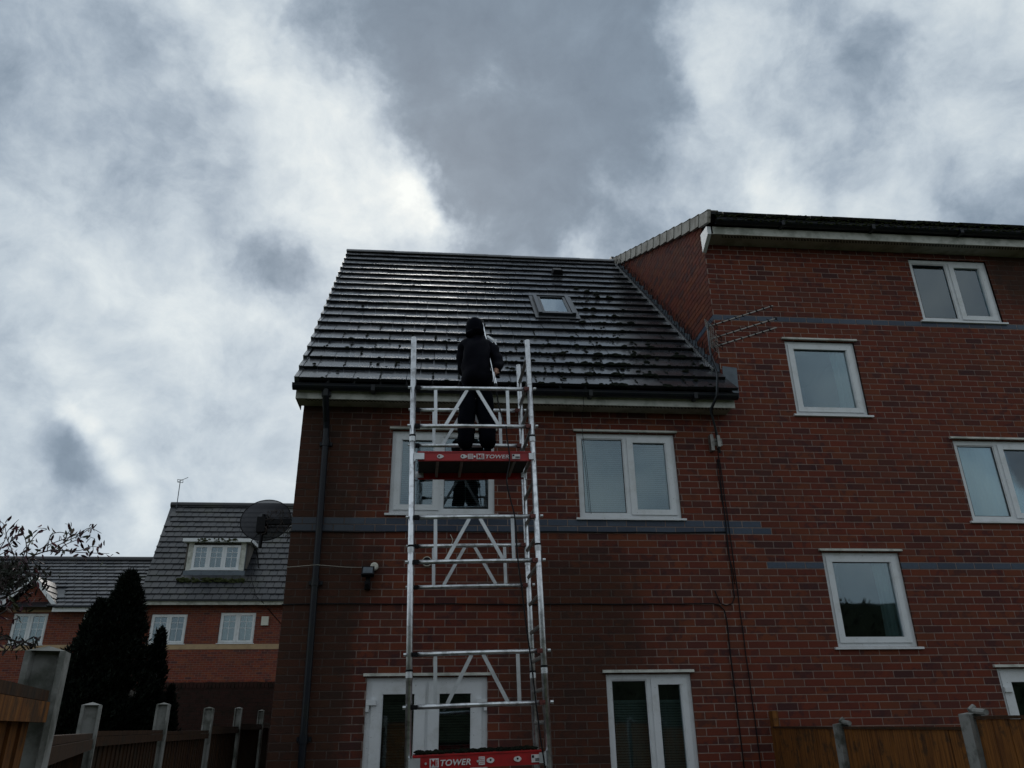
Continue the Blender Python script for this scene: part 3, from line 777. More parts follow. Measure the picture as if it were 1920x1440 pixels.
wb.add([(XR, 8.8, 0), (BX1, 8.8, 0), (BX1, 8.8, 7.6), (XR, 8.8, 7.6)], [(0, 1, 2, 3)])
wb.add([(BX1, 0.008, 0), (BX1, 8.8, 0), (BX1, 8.8, top2(8.8)-.08), (BX1, RY, top2(RY)-.08), (BX1, .008, BT)], [(0, 1, 2, 3, 4)])
bwall = wb.build('wall', M['mortar'], block)
def keep_b(v, x):
    z = ZB-(v-.5)*CH
    return x > XS+.001 if z < WT else x > XR
brickwork(bwall, (0, 0, 0), (1, 0, 0), (0, -1, 0), XR, BX1, 0, BT, holes_b, (), 300, keep=keep_b, n_blue=52,
          blue_rows=lambda v, u: (v == 5) or (v == -36))
Lr = Vector((GXR(8.8)-XR, 8.8, 0)).length
brickwork(bwall, (XR, 0, 0), dirR, nR, .004, Lr, 4.7, 10, [], [(-T2, 1, 7.72+.36*T2-.06), (T2, 1, 7.72+(2*RY+.36)*T2-.06), (TAN, -1, -(EZ-EY*TAN)+.25)], 0,
          blue_rows=lambda v, u: v == -36)
w = window(block, *R1, .03, [('fixed', 1), ('sash', 1)], trim=False); curtain_mesh(R1[0]+.05, R1[1]-.05, R1[2]-.1, R1[3]-.12, .112, 'pale curtain drawn across the top floor window', .016, 3, M['curtain_white'])
w = window(block, *R2, .03, [('sash', 1)]); curtain_mesh(R2[1]-.30, R2[1]-.05, R2[2]+.02, R2[3]-.03, .115, 'pale curtain at the side of the upper single window', .02, 4)
w = window(block, *R3, .03, [('fixed', 1), ('sash', 1)]); curtain_mesh(R3[0]+.03, R3[1]-.03, R3[2]+.02, R3[3]-.03, .112, 'pale net curtain in the wide window at the right edge', .010, 10, M['curtain_white'])
w = window(block, *R4, .03, [('sash', 1)]); curtain_mesh(R4[1]-.28, R4[1]-.05, R4[2]+.02, R4[3]-.03, .115, 'pale curtain at the side of the lower single window', .02, 4)
w = window(block, *R5, .03, [('door', 1)], name='door', sill=False, fw=.05)
hg = MB(); hg.box(R5[0]+.03, R5[0]+.12, -.012, .014, 1.86, 1.91); hg.build('hinge', M['upvc'], w)
for R_ in (R6, R7): window(block, *R_, .03, [('sash', 1)])
# roof of the block
b = MB()
OX = .12
b.add([(XR-.02, -.36, 7.68), (BX1+.1, -.36, 7.68), (BX1+.1, RY, top2(RY)-.04), (GXR(RY)-.02, RY, top2(RY)-.04)], [(0, 1, 2, 3)])
b.add([(GXR(RY)-.02, RY, top2(RY)-.04), (BX1+.1, RY, top2(RY)-.04), (BX1+.1, 9.1, 7.68), (GXR(9.1)-.02, 9.1, 7.68)], [(0, 1, 2, 3)])
broof = b.build('roof', M['lead_dark'], block)
es2 = Vector((0, math.cos(A2), math.sin(A2))); en2 = Vector((0, -math.sin(A2), math.cos(A2))); EO2 = Vector((0, -.36, 7.70))
RT2 = Matrix(((1, 0, 0), (0, es2.y, en2.y), (0, es2.z, en2.z))); tm = MB()
tb = tiles[0]
for k in range(15):
    off = 3.95+(0 if k % 2 else -.15)
    for i in range(27):
        a = off+i*TW; b2 = a+TW-.007; a = max(a, GXR(k*GA)-.0); 
        if b2-a < .03: continue
        P0 = EO2+Vector((a, 0, 0))+es2*(k*GA)+en2*rnd.uniform(-.003, .003)
        if k == 0 and b2-a > .29: place(rnd.choice(tiles), 'tile', broof, P0, RT2)
        else: tm.add([P0+RT2 @ Vector(p) for p in tile_vs(b2-a)], TF)
tag(tm.build('tile_courses', M['tile_mass'], broof), kind='stuff')
for k in range(15):                           # pale stepped verge caps
    P0 = EO2+es2*(k*GA); x = GXR(P0.y)
    T_ = Matrix.Translation(P0+Vector((x, 0, 0))) @ RT2.to_4x4()
    vc = MB(); vc.prism([T_ @ Vector(p) for p in [(-.055, .0, -.085), (-.055, .0, .085), (-.055, GA-.012, .062), (-.055, GA-.012, -.105)]], (.045, 0, 0)); vc.box(-.055, .09, 0, GA, .062, .075, T_)
    vc.build('verge_cap', M['verge'], broof)
for i in range(18): place(rme, 'ridge_tile', broof, (GXR(RY)-.02+i*.448, RY-.0, top2(RY)-.03))
b = MB(); n = 8
b.prism([(GXR(RY)-.06, RY-.17, top2(RY)-.16), (GXR(RY)-.06, RY+.17, top2(RY)-.16), (GXR(RY)-.06, RY+.12, top2(RY)+.05), (GXR(RY)-.06, RY, top2(RY)+.10), (GXR(RY)-.06, RY-.12, top2(RY)+.05)], (.05, 0, 0)); b.build('ridge_end_cap', M['gutter'], broof)
b = MB(); b.box(3.975, BX1, -.265, -.25, 7.485, 7.60); b.build('fascia', M['upvc_dirty'], block)
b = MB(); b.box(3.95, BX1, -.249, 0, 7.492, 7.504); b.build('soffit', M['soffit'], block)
b = MB(); x = 4.1
while x < BX1-.1:
    b.box(x, x+.022, -.23, -.215, 7.488, 7.4905); b.box(x+.016, x+.038, -.203, -.188, 7.488, 7.4905); x += .042
tag(b.build('soffit_vent_slots', M['black'], block), kind='stuff')
b = MB(); b.prism([(3.90, -.262, 7.485), (3.90, -.262, 7.60), (3.90, -.23, 7.62), (3.90, -.006, 7.64), (3.90, -.006, 7.36)], (.05, 0, 0)); b.build('eaves_end_board', M['upvc'], block)
half_gutter(4.0, BX1, -.325, 7.665, .058, 'gutter', block, M['gutter'])
ms = MB()
for _ in range(900):
    x = rnd.uniform(3.95, 9.2); t = rnd.random()
    if t < .55: ms.lump((x, -.38+rnd.uniform(-.01, .03), 7.72+rnd.uniform(-.02, .03)), rnd.uniform(.006, .018), .8)
    else: ms.lump((x, -.384-rnd.uniform(0, .006), 7.66-rnd.uniform(-.03, .045)), rnd.uniform(.005, .014), .8)
tag(ms.build('moss', M['moss_green']), 'brown green moss growing along the high gutter of the tall block', 'moss', kind='stuff')

# ================================================================== bird spikes on the abutment
sp = thing('bird_spikes', 'row of dark bird spikes up the roof edge beside the high brick gable', 'bird spikes', RP(3.82, .6, .06))
b = MB(); s = .62; pts = []
while s < 6.25:
    x = xr(s)-.075; b.box(x-.011, x+.011, -.014+0, .014, 0, 0) if False else None
    pts.append((x, s)); s += .062
for x, s in pts:
    T_ = Matrix.Translation(RP(x, s, HB)) @ RT4; b.box(-.009, .009, -.014, .012, -.02, .016, T_)
b.build('base_strip', M['alu_flat'], sp)
bb = MB(); bb.tube((0, 0, 0), (.02, -.03, .20), .0042, 4); spike = bb.mesh('spike', M['black'])
bb = MB(); bb.tube((0, 0, 0), (.065, -.02, .17), .0042, 4); spike2 = bb.mesh('spike', M['black'])
for i, (x, s) in enumerate(pts):
    P0 = RP(x, s, HB+.015); m3 = Matrix.Rotation(rnd.uniform(-.15, .15), 3, 'Y')
    place(spike if i % 2 else spike2, 'spike', sp, P0, m3)

# ================================================================== aerial
ae = thing('tv_aerial', 'three boom television aerial on a cranked mast in front of the tall block', 'aerial', (3.73, -.12, 4.55))
Y1 = -.45
m_pts = [Vector((3.745, -.10, 4.50)), Vector((3.74, -.10, 4.72)), at(1332, 768, -.30), at(1344, 742, Y1), at(1345, 700, Y1), at(1332, 662, Y1), at(1326, 605, Y1)]
b = MB(); b.path(m_pts, .0135, 10); b.build('mast', M['dark_metal'], ae, smooth=True)
b = MB(); b.box(3.66, 3.70, -.075, -.001, 4.54, 4.74); b.box(3.70, 3.80, -.075, -.055, 4.60, 4.68); b.box(3.725, 3.76, -.13, -.075, 4.57, 4.71); b.tube((3.70, -.10, 4.66), (3.79, -.10, 4.66), .007, 6); b.tube((3.70, -.10, 4.62), (3.79, -.10, 4.62), .007, 6); b.build('wall_bracket', M['alu_dull'], ae)
bd = Vector((.731, -.683, 0))
for (px, py, ex_, ey_) in ((1330, 612, 1450, 570), (1338, 634, 1456, 597), (1340, 650, 1457, 616)):
    P0 = at(px, py, Y1)
    best = None
    for i in range(10, 200):
        L = i*.01; q2 = P0+bd*L; d = q2-CAM; X = 960+F*d.dot(AX)/d.dot(AZ)
        if best is None or abs(X-ex_) < best[0]: best = (abs(X-ex_), L)
    L = best[1]; end = P0+bd*L; end.z += 0
    boom = MB(); boom.bar(P0-bd*.03, end, .017, .012, (0, 0, 1)); bo = boom.build('boom', M['alu_dull'], ae)
    el = MB(); perp = Vector((-bd.y, bd.x, 0)); n = int(L/.085)
    for i in range(1, n+1):
        c = P0+bd*(i*.085); h = .062; el.tube(c-perp*h, c+perp*h, .0035, 5); el.box(c.x-.011, c.x+.011, c.y-.011, c.y+.011, c.z-.008, c.z+.012)
    el.path([P0+bd*.06+perp*.1+Vector((0, 0, .02)), P0+bd*.05+perp*.11, P0+bd*.06+perp*.1-Vector((0, 0, .025)), P0+bd*.06-perp*.1-Vector((0, 0, .025)), P0+bd*.05-perp*.11, P0+bd*.06-perp*.1+Vector((0, 0, .02)), P0+bd*.06+perp*.1+Vector((0, 0, .02))], .004, 5)
    el.build('director_elements', M['black'], bo)
    rf = MB(); c = P0+bd*.0
    for sgn in (-1, 1):
        for zz in (-.05, -.025, 0, .025, .05):
            rf.bar(c-bd*abs(zz)*.1+Vector((0, 0, zz+sgn*.0)), c+perp*sgn*.115+Vector((0, 0, zz)), .008, .003, bd)
        rf.bar(c+perp*sgn*.115+Vector((0, 0, -.055)), c+perp*sgn*.115+Vector((0, 0, .055)), .008, .003, bd); rf.bar(c+perp*sgn*.055+Vector((0, 0, -.055)), c+perp*sgn*.055+Vector((0, 0, .055)), .008, .003, bd)
    rf.build('reflector', M['alu_dull'], bo)
b = MB(); b.path([at(1332, 640, Y1-.02), at(1342, 656, Y1-.03), at(1333, 668, Y1-.02), at(1346, 700, Y1-.02), at(1346, 742, Y1-.02), at(1335, 768, -.32), at(1340, 800, -.14), Vector((3.75, -.03, 4.45))], .006, 6); b.build('cable', M['black'], ae)

# cables on the walls
def cable(pts, r, label, m_=None, name='cable', group=None):
    b = MB(); b.path(pts, r, 5); return tag(b.build(name, m_ or M['black'], smooth=True), label, 'cable', group)
def wig(x, z0, z1, n, amp, dx=0):
    return [Vector((x+dx*i/n+rnd.uniform(-amp, amp), -.012, z0+(z1-z0)*i/n)) for i in range(n+1)]
cable(wig(3.745, 4.45, 2.95, 9, .004, -.01)+[Vector((3.735, -.012, 2.86)), Vector((3.70, -.012, 2.79)), Vector((3.63, -.012, 2.77)), Vector((3.565, -.012, 2.79)), Vector((3.545, -.012, 2.85)), Vector((3.52, -.012, 2.93))], .006, 'black aerial cable ending in a hanging loop on the brick wall')
cable(wig(3.765, 4.45, .1, 20, .004, .03), .006, 'black aerial cable running down to the ground beside the loop')
cable(wig(3.725, 4.45, 3.0, 9, .012, .02), .0045, 'thin black cable strand twisted beside the aerial cables')
cable([Vector((XL-.01, .3, 3.552)), Vector((XL-.008, -.01, 3.55))]+[Vector((XL+i*.35, -.012, 3.548+rnd.uniform(-.006, .006)+.002*i)) for i in range(1, 14)]+[Vector((3.73, -.012, 3.58)), Vector((3.735, -.012, 3.62))], .007, 'black cable clipped under the blue brick band')
cable([Vector((XL-.01, .3, 2.78)), Vector((XL-.008, -.01, 2.78))]+[Vector((XL+i*.35, -.012, 2.783+rnd.uniform(-.005, .005))) for i in range(1, 13)]+[Vector((3.47, -.012, 2.79)), Vector((3.55, -.012, 2.775)), Vector((3.60, -.012, 2.72)), Vector((3.615, -.012, 2.6))]+[Vector((3.61, -.012, z)) for z in (2.3, 1.9, 1.4, .8, .1)], .007, 'black cable along the middle of the wall that turns down at its right end')
cable([Vector((XL-.008, .2, 3.165)), Vector((XL-.006, -.008, 3.165)), Vector((-.8, -.1, 3.175)), Vector((-.5, -.01, 3.168)), Vector((-.28, -.01, 3.165))], .0018, 'thin white cable leading to the floodlight', M['offwhite'])
cable([Vector((.60, -.01, 3.53)), Vector((.63, -.012, 3.47)), Vector((.60, -.012, 3.36)), Vector((.56, -.012, 3.28)), Vector((.52, -.012, 3.22)), Vector((.42, -.02, 3.20))], .0035, 'thin cream cable looping to the round wall vent', M['offwhite'])
cable([Vector((2.12, -.255, 5.12)), Vector((2.121, -.257, 5.0)), Vector((2.12, -.06, 4.86)), Vector((2.13, -.045, 4.78)), Vector((2.14, .0, 4.72)), Vector((2.17, .01, 4.3)), Vector((2.19, .01, 3.78))], .0028, 'thin dark wire hanging down over the left light of the window right of the tower')

# wall fittings
fl = thing('floodlight', 'small black floodlight with sensor on the brick wall left of the tower', 'light', (-.262, 0, 3.05))
b = MB(); T_ = Matrix.Translation(Vector((-.262, -.09, 3.10))) @ Matrix.Rotation(math.radians(-20), 4, 'X'); b.box(-.065, .065, -.03, .03, -.04, .055, T_); b.box(-.02, .02, .02, .08, -.02, .02, T_); b.build('lamp_body', M['black'], fl)
b = MB(); b.box(-.05, .05, -.036, -.031, -.028, .04, T_); b.build('lens', M['lead'], fl)
b = MB(); b.box(-.29, -.235, -.09, -.002, 2.93, 3.01); b.tube((-.262, -.09, 2.97), (-.262, -.12, 2.955), .022, 10); b.build('sensor', M['black'], fl)
b = MB(); b.box(-.285, -.24, -.035, -.001, 3.0, 3.14); b.build('back_plate', M['black'], fl)
b = MB(); b.tube((-.205, -.001, 3.175), (-.205, -.03, 3.175), .042, 20); b.tube((-.205, -.03, 3.175), (-.205, -.038, 3.175), .042, 20, r1=.03)
tag(b.build('junction_box', M['offwhite']), 'round off-white box on the wall beside the black floodlight', 'junction box')
b = MB(); b.tube((.355, -.06, 3.225), (.355, -.001, 3.225), .052, 20); o = b.build('wall_vent', M['offwhite']); tag(o, 'round black-centred vent pipe on the wall behind the tower', 'vent')
b = MB(); b.tube((.355, -.064, 3.225), (.355, -.061, 3.225), .043, 20); b.build('vent_opening', M['black'], o)

# satellite dish on the hidden gable
dc = at(498, 974, 1.0)
ds = thing('satellite_dish', 'grey perforated satellite dish on the left end of the house', 'satellite dish', dc)
b = MB(); n = 40; rg = 6; R_ = .300; tiltx = math.radians(-14)
TT = Matrix.Translation(dc) @ Matrix.Rotation(tiltx, 4, 'X')
vs = [TT @ Vector((0, -.045, 0))]
for j in range(1, rg+1):
    r = R_*j/rg
    for i in range(n): t = 2*PI*i/n; vs.append(TT @ Vector((r*math.cos(t), -.045+.045*(r/R_)**2*1.3, .92*r*math.sin(t))))
fs = [(0, 1+i, 1+(i+1) % n) for i in range(n)]+[(1+(j-1)*n+i, 1+(j-1)*n+(i+1) % n, 1+j*n+(i+1) % n, 1+j*n+i) for j in range(1, rg) for i in range(n)]
b.add(vs, fs); b.build('reflector', M['dish'], ds, smooth=True)
b = MB(); b.path([TT @ Vector((R_*math.cos(2*PI*i/n), .0135, .92*R_*math.sin(2*PI*i/n))) for i in range(n+1)], .006, 5); b.build('rim', M['black'], ds)
b = MB(); b.box(dc.x-.05, dc.x+.05, .78, .94, dc.z-.20, dc.z-.02); b.box(dc.x-.03, dc.x+.42, .80, .86, dc.z-.10, dc.z-.04); b.tube((dc.x+.01, .83, dc.z-.38), (dc.x+.01, .83, dc.z+.02), .022, 10); b.box(-1.20, -1.17, .70, .96, dc.z-.2, dc.z+.06); b.build('bracket', M['black'], ds)
b = MB(); b.path([(dc.x-.01, .8, dc.z-.2), (dc.x-.08, .76, dc.z-.32), (dc.x-.02, .8, dc.z-.42), (dc.x, .83, dc.z-.5), (dc.x+.03, .8, dc.z-.62)], .007, 5); b.path([(dc.x+.2, .78, dc.z-.19), (-1.22, .6, dc.z-.27), (-1.18, .3, dc.z-.30)], .004, 5); b.build('cable', M['black'], ds)
b = MB()
for _ in range(70):
    c = Vector((dc.x+rnd.uniform(.05, .42), rnd.uniform(.72, .9), dc.z+rnd.uniform(-.22, .10))); d = Vector((rnd.uniform(-.05, .05), rnd.uniform(-.03, .03), rnd.uniform(-.12, -.02))); b.path([c, c+d*.5+Vector((.02, 0, 0)), c+d], .004, 4)
tag(b.build('dead_creeper', M['bark']), 'tangle of dead creeper stems hanging on the satellite dish bracket', 'creeper', kind='stuff')

# ================================================================== SCAFFOLD TOWER
TO = Vector((.2731, -1.837, 1.9989)); yaw, rol = .0273, .0262
R1m = Matrix(((math.cos(rol), 0, -math.sin(rol)), (0, 1, 0), (math.sin(rol), 0, math.cos(rol))))
R2m = Matrix(((math.cos(yaw), -math.sin(yaw), 0), (math.sin(yaw), math.cos(yaw), 0), (0, 0, 1)))
TR = R2m @ R1m
def TW_(p): return TO+TR @ Vector(p)
tower = thing('scaffold_tower', 'aluminium access tower with two red edged platforms standing before the house', 'scaffold tower', TO)
tower.rotation_euler = TR.to_euler()
TB = Vector((0, 0, 0)); BASE[tower.name] = TB     # children of the tower use its own axes
TWW, TD = 1.0955, .671
ZG = -1.985
def pole(x, y, ztop, joints, dark_cap=False):
    b = MB(); b.tube((x, y, ZG+.02), (x, y, ztop), .0255, 18); o = b.build('pole', M['alu'], tower, smooth=False)
    for p in o.data.polygons: p.use_smooth = len(p.vertices) == 4
    for z in joints:
        k = MB(); k.tube((x, y, z-.045), (x, y, z+.0), .0285, 16); k.build('coupling', M['alu_flat'], o)
        k = MB(); k.tube((x, y, z+.003), (x, y, z+.018), .0295, 16); k.build('locking_band', M['black'], o)
    k = MB(); k.tube((x, y, ztop), (x, y, ztop+.02), .024, 12); k.build('end_cap', M['alu_flat'] if not dark_cap else M['black'], o)
    k = MB(); k.tube((x, y, ZG), (x, y, ZG+.12), .018, 10); k.box(x-.07, x+.07, y-.07, y+.07, ZG-.012, ZG); k.build('base_plate', M['alu_dull'], o)
    return o
pole(0, 0, 2.99, (0, 1, 2)); pole(TWW, 0, 3.0, (0, 1, 2), True); pole(0, TD, 2.99, (.0, 1.0, 2.0)); pole(TWW, TD, 3.03, (0, 1, 2))
for x in (0, TWW):
    for i in range(-6, 14):
        z = -.41+.25*i
        b = MB(); b.tube((x, .024, z), (x, TD-.024, z), .0165, 10); b.build('rung', M['alu_dull'], tower, smooth=False)
def guard(y, zt, zb, name='guard_frame'):
    b = MB(); x0, x1 = .065, TWW-.055; r = .019
    b.tube((x0, y, zt), (x1, y, zt), r, 12); b.tube((x0, y, zb), (x1, y, zb), r, 12); o = b.build(name, M['alu'], tower)
    for p in o.data.polygons: p.use_smooth = len(p.vertices) == 4
    for (xa, xb) in ((.208, .208), (.502, .302), (.597, .785), (.880, .880)):
        k = MB(); k.bar((xa, y, zt-r*.8), (xb, y, zb+r*.8), .030, .012); k.build('brace', M['alu_flat'], o)
    for z in (zt, zb):
        for xa, s_ in ((x0, -1), (x1, 1)):
            k = MB(); k.box(min(xa, xa+s_*.045), max(xa, xa+s_*.045), y-.024, y+.024, z-.018, z+.016); k.tube((xa+s_*.03, y-.03, z), (xa+s_*.03, y+.03, z), .01, 8)
            k.build('clamp', M['red_clamp'] if s_ > 0 else M['black'], o)
            k = MB(); xo = xa+s_*.10; k.tube((xo-.012, y-.01, z), (xo+.012, y-.01, z), .014, 8); k.build('hook', M['alu_flat'], o)
for y, zt, zb in ((-.004, 2.480, 2.103), (-.004, 1.257, .872), (-.004, .131, -.262), (TD, 2.532, 2.152), (TD, 1.150, .772), (-.004, -1.1, -1.5)): guard(y, zt, zb)
def platform(zt, dep, x0, x1, text_x, sticks, flip, ndrain=2):
    b = MB(); y0, y1 = -.012, .575
    b.box(x0, x1, y0, y0+.028, zt-dep, zt); b.box(x0-.004, x1+.004, y0-.006, y0+.03, zt-.004, zt+.008)
    p = b.build('platform', M['red'], tower)
    b = MB(); b.box(x0, x1, y1-.028, y1, zt-dep, zt); b.build('side_beam', M['red'], p)
    b = MB(); b.box(x0+.004, x1-.004, y0+.03, y1-.03, zt-.022, zt-.006); b.build('deck', M['deck'], p)
    for xx in (.23, .45, .93):
        b = MB(); b.box(xx-.012, xx+.012, y0+.03, y1-.029, zt-dep+.012, zt-.024); b.build('cross_bearer', M['alu_dull'], p)
    for s_, xa in ((-1, x0), (1, x1)):
        for ya in (y0+.005, y1-.02):
            b = MB(); a0, a1 = (xa-.035, xa+.055) if s_ < 0 else (xa-.02, xa+.035)
            b.box(a0, a1, ya-.024, ya-.012, zt-dep+.008, zt-.012); b.box(a0 if s_ < 0 else a1-.012, a0+.012 if s_ < 0 else a1, ya-.03, ya+.02, zt-dep-.01, zt-.005); b.build('hook', M['alu_flat'], p)
    # round-cornered white stickers
    for (sx, kind) in sticks:
        b = MB(); w_ = .026
        if kind == 'drop':
            pts2 = [(.030*math.cos(t)*(1.25 if math.cos(t)*(1 if not flip else -1) > 0 else .8), .020*math.sin(t)*(1 if math.cos(t) < .3 else .8)) for t in [2*PI*i/14 for i in range(14)]]
            b.prism([(sx+px_, y0-.0085, zt-dep*.52+pz) for px_, pz in pts2], (0, .002, 0)); b.build('sticker', M['white_print'], p)
            k = MB(); k.tube((sx-.006, y0-.0105, zt-dep*.50), (sx-.006, y0-.009, zt-.5*dep), .008, 10); k.build('logo_mark', M['black'], p)
        elif kind == 'square':
            b.box(sx-.024, sx+.024, y0-.0085, y0-.0065, zt-dep*.83, zt-dep*.22); b.build('sticker', M['white_print'], p)
            k = MB()
            for i in range(4): k.box(sx-.018, sx+.018, y0-.0100, y0-.0088, zt-dep*(.32+.13*i)-.001, zt-dep*(.32+.13*i)+.002)
            k.build('sticker_print', M['red'], p)
        elif kind == 'label':
            b.box(sx-.036, sx+.036, y0-.0085, y0-.0065, zt-dep*.83, zt-dep*.25); b.build('sticker', M['white_print'], p)
            k = MB(); k.box(sx-.032, sx-.015, y0-.0100, y0-.0088, zt-dep*.5, zt-dep*.3)
            for i in range(9): k.box(sx-.006+.0045*i, sx-.004+.0045*i+.001*(i % 2), y0-.0100, y0-.0088, zt-dep*.76, zt-dep*.52)
            k.build('sticker_print', M['black'], p)
        elif kind == 'bolt':
            b.tube((sx, y0-.012, zt-dep*.55), (sx, y0-.006, zt-dep*.55), .009, 10); b.build('bolt', M['alu_flat'], p)
    # lettering
    hh = dep*.46
    def word(s_, x, size, m_, italic, width, dy=.0):
        cu = bpy.data.curves.new('lettering', 'FONT'); cu.body = s_; cu.size = size; cu.shear = italic; cu.offset = size*.022; cu.extrude = .0006; cu.space_character = 1.06
        t = bpy.data.objects.new('lettering_curve', cu); COL.objects.link(t)
        dg = bpy.context.evaluated_depsgraph_get(); me = bpy.data.meshes.new_from_object(t.evaluated_get(dg)); bpy.data.objects.remove(t)
        me.materials.clear(); me.materials.append(m_); xs_ = [v.co.x for v in me.vertices]; sx_ = width/(max(xs_)-min(xs_)); x -= min(xs_)*sx_
        o = bpy.data.objects.new('lettering', me); COL.objects.link(o); o.parent = p
        o.matrix_local = Matrix.Translation((x, y0-.0085-dy, zt-dep*.76)) @ Matrix.Rotation(PI/2, 4, 'X') @ Matrix.Diagonal((sx_, 1, 1, 1)); return o
    b = MB(); lx0, lx1 = text_x, text_x+.070; tw_ = .215 if not flip else .235; zA, zB_ = zt-dep*.86, zt-dep*.20
    b.box(lx0, lx1, y0-.0085, y0-.0065, zA, zB_); b.build('logo_plate', M['white_print'], p)
    b = MB(); b.box(lx0+.006, lx1-.006, y0-.0095, y0-.0087, zA+.006, zB_-.006); b.build('logo_panel', M['white_print'], p)
    word('Mi', lx0+.010, dep*.70, M['red'], 0, .050, .003)
    word('TOWER', lx1+.012, dep*.62, M['white_print'], .2, tw_, .0)
    return p
platform(1.848, .078, .052, 1.072, .575, [(.245, 'drop'), (.455, 'drop'), (.521, 'square'), (.558, 'bolt'), (.935, 'label')], False)
platform(-.612, .095, .038, 1.035, .165, [(.135, 'bolt'), (.535, 'bolt'), (.566, 'square'), (.640, 'drop'), (.852, 'drop'), (.99, 'label')], True)
b = MB()
for _ in range(420):
    x = rnd.uniform(.06, 1.03); y = rnd.uniform(.02, .55); b.lump(TW_((x, y, -.604+rnd.uniform(0, .012))), rnd.uniform(.006, .022), .7)
tag(b.build('moss_debris', M['moss']), 'clumps of fallen roof moss lying on the lower platform', 'moss', kind='stuff')
b = MB(); b.box(.96, .99, .0, .03, 0, 0) if False else None
# toe tool and hose
hose = [TW_(p) for p in [(.80, .22, 2.56), (.815, .20, 2.42), (.83, .10, 2.25), (.845, .03, 2.13), (.855, -.025, 2.09), (.86, -.01, 1.99), (.87, -.03, 1.87), (.872, -.04, 1.75)]]
for (px, py) in ((950, 900), (957, 935), (966, 975), (970, 1040), (978, 1100), (985, 1160), (996, 1240), (1004, 1310), (1013, 1380), (1022, 1440)): hose.append(at(px, py, -1.90))
hose += [Vector((1.42, -1.95, .6)), Vector((1.5, -2.1, .12)), Vector((1.8, -2.6, .02))]
def smooth_path(p, k=4):
    out = []
    for i in range(len(p)-1):
        a, b_, c, d = p[max(i-1, 0)], p[i], p[i+1], p[min(i+2, len(p)-1)]
        for j in range(k):
            t = j/k; out.append(.5*((2*b_)+(c-a)*t+(2*a-5*b_+4*c-d)*t*t+(-a+3*b_-3*c+d)*t**3))
    return out+[p[-1]]
b = MB(); b.path(smooth_path(hose), .0065, 6); tag(b.build('hose', M['black'], smooth=True), 'thin black hose hanging from the cleaning lance down the front of the tower', 'hose')
lance = thing('cleaning_lance', 'long silver cleaning lance held upright by the worker on the tower', 'lance', TW_((.80, .22, 2.55)))
a_, b_ = TW_((.795, .20, 2.60)), TW_((.708, .52, 3.47))
mid = a_+(b_-a_)*.62
b = MB(); b.tube(a_, mid, .0125, 12); b.tube(mid, b_, .0135, 12); b.build('tube', M['steel'], lance, smooth=False)
b = MB(); b.tube(a_+Vector((.012, -.008, -.01)), a_+(b_-a_)*.2+Vector((.012, -.008, 0)), .006, 8); b.build('side_tube', M['steel'], lance)
b = MB(); b.tube(a_-(b_-a_).normalized()*.05, a_+(b_-a_).normalized()*.02, .021, 12); b.build('connector', M['black'], lance)
b = MB(); b.tube(b_-(b_-a_).normalized()*.01, b_+(b_-a_).normalized()*.03, .019, 10); b.box(b_.x+.005, b_.x+.035, b_.y-.02, b_.y+.02, b_.z-.04, b_.z-.02); b.build('top_coupler', M['black'], lance)
q_ = TW_((.755, .50, 3.30))
b = MB(); b.bar(q_, q_+Vector((.075, 0, -.05)), .022, .012); b.bar(q_+Vector((.075, 0, -.05)), q_+Vector((.10, 0, -.045)), .018, .012); b.bar(q_+Vector((.08, 0, -.055)), q_+Vector((.095, 0, -.10)), .014, .012); b.build('handle', M['alu_flat'], lance)

# ================================================================== WORKER
def skin_mesh(verts, edges, radii, root=0, sub=2, smooth=True):
    me = bpy.data.meshes.new('skin'); me.from_pydata(verts, edges, []); o = bpy.data.objects.new('skin_tmp', me); COL.objects.link(o)
    md = o.modifiers.new('s', 'SKIN'); md.use_smooth_shade = smooth; md.branch_smoothing = .6
    sv = me.skin_vertices[0].data
    for i, r in enumerate(radii): sv[i].radius = (r, r) if not isinstance(r, tuple) else r; sv[i].use_root = (i == root)
    sb = o.modifiers.new('b', 'SUBSURF'); sb.levels = sub; sb.render_levels = sub
    dg = bpy.context.evaluated_depsgraph_get(); out = bpy.data.meshes.new_from_object(o.evaluated_get(dg)); bpy.data.objects.remove(o)
    for p in out.polygons: p.use_smooth = smooth
    return out
FX, FY, FZ = .615, .36, 1.858
def L(x, y, z): return Vector((x, y, FZ+z))
# joints (tower axes)
hipL, hipR = L(.555, .37, .86), L(.685, .37, .86)
kneeL, kneeR = L(.520, .34, .46), L(.700, .34, .46)
ankL, ankR = L(.508, .40, .09), L(.722, .40, .09)
pel, wai, che, nek = L(.62, .37, .90), L(.625, .37, 1.02), L(.640, .40, 1.22), L(.635, .43, 1.37)
shL, shR = L(.510, .41, 1.285), L(.775, .40, 1.285)
elL, elR = L(.490, .50, 1.06), L(.838, .34, 1.06)
wrL, wrR = L(.56, .66, 1.08), L(.812, .24, .93)
hdc = L(.622, .455, 1.50)
man = thing('person', 'worker in black jacket and beanie standing on the tower holding a lance, back turned', 'person', TW_((FX, FY, FZ)))
man.rotation_euler = TR.to_euler(); MO = Vector((FX, FY, FZ)); BASE[man.name] = Vector((0, 0, 0))
def part(me, name, m_):
    me.transform(Matrix.Translation(-MO)); me.materials.clear(); me.materials.append(m_)
    o = bpy.data.objects.new(name, me); COL.objects.link(o); o.parent = man; return o
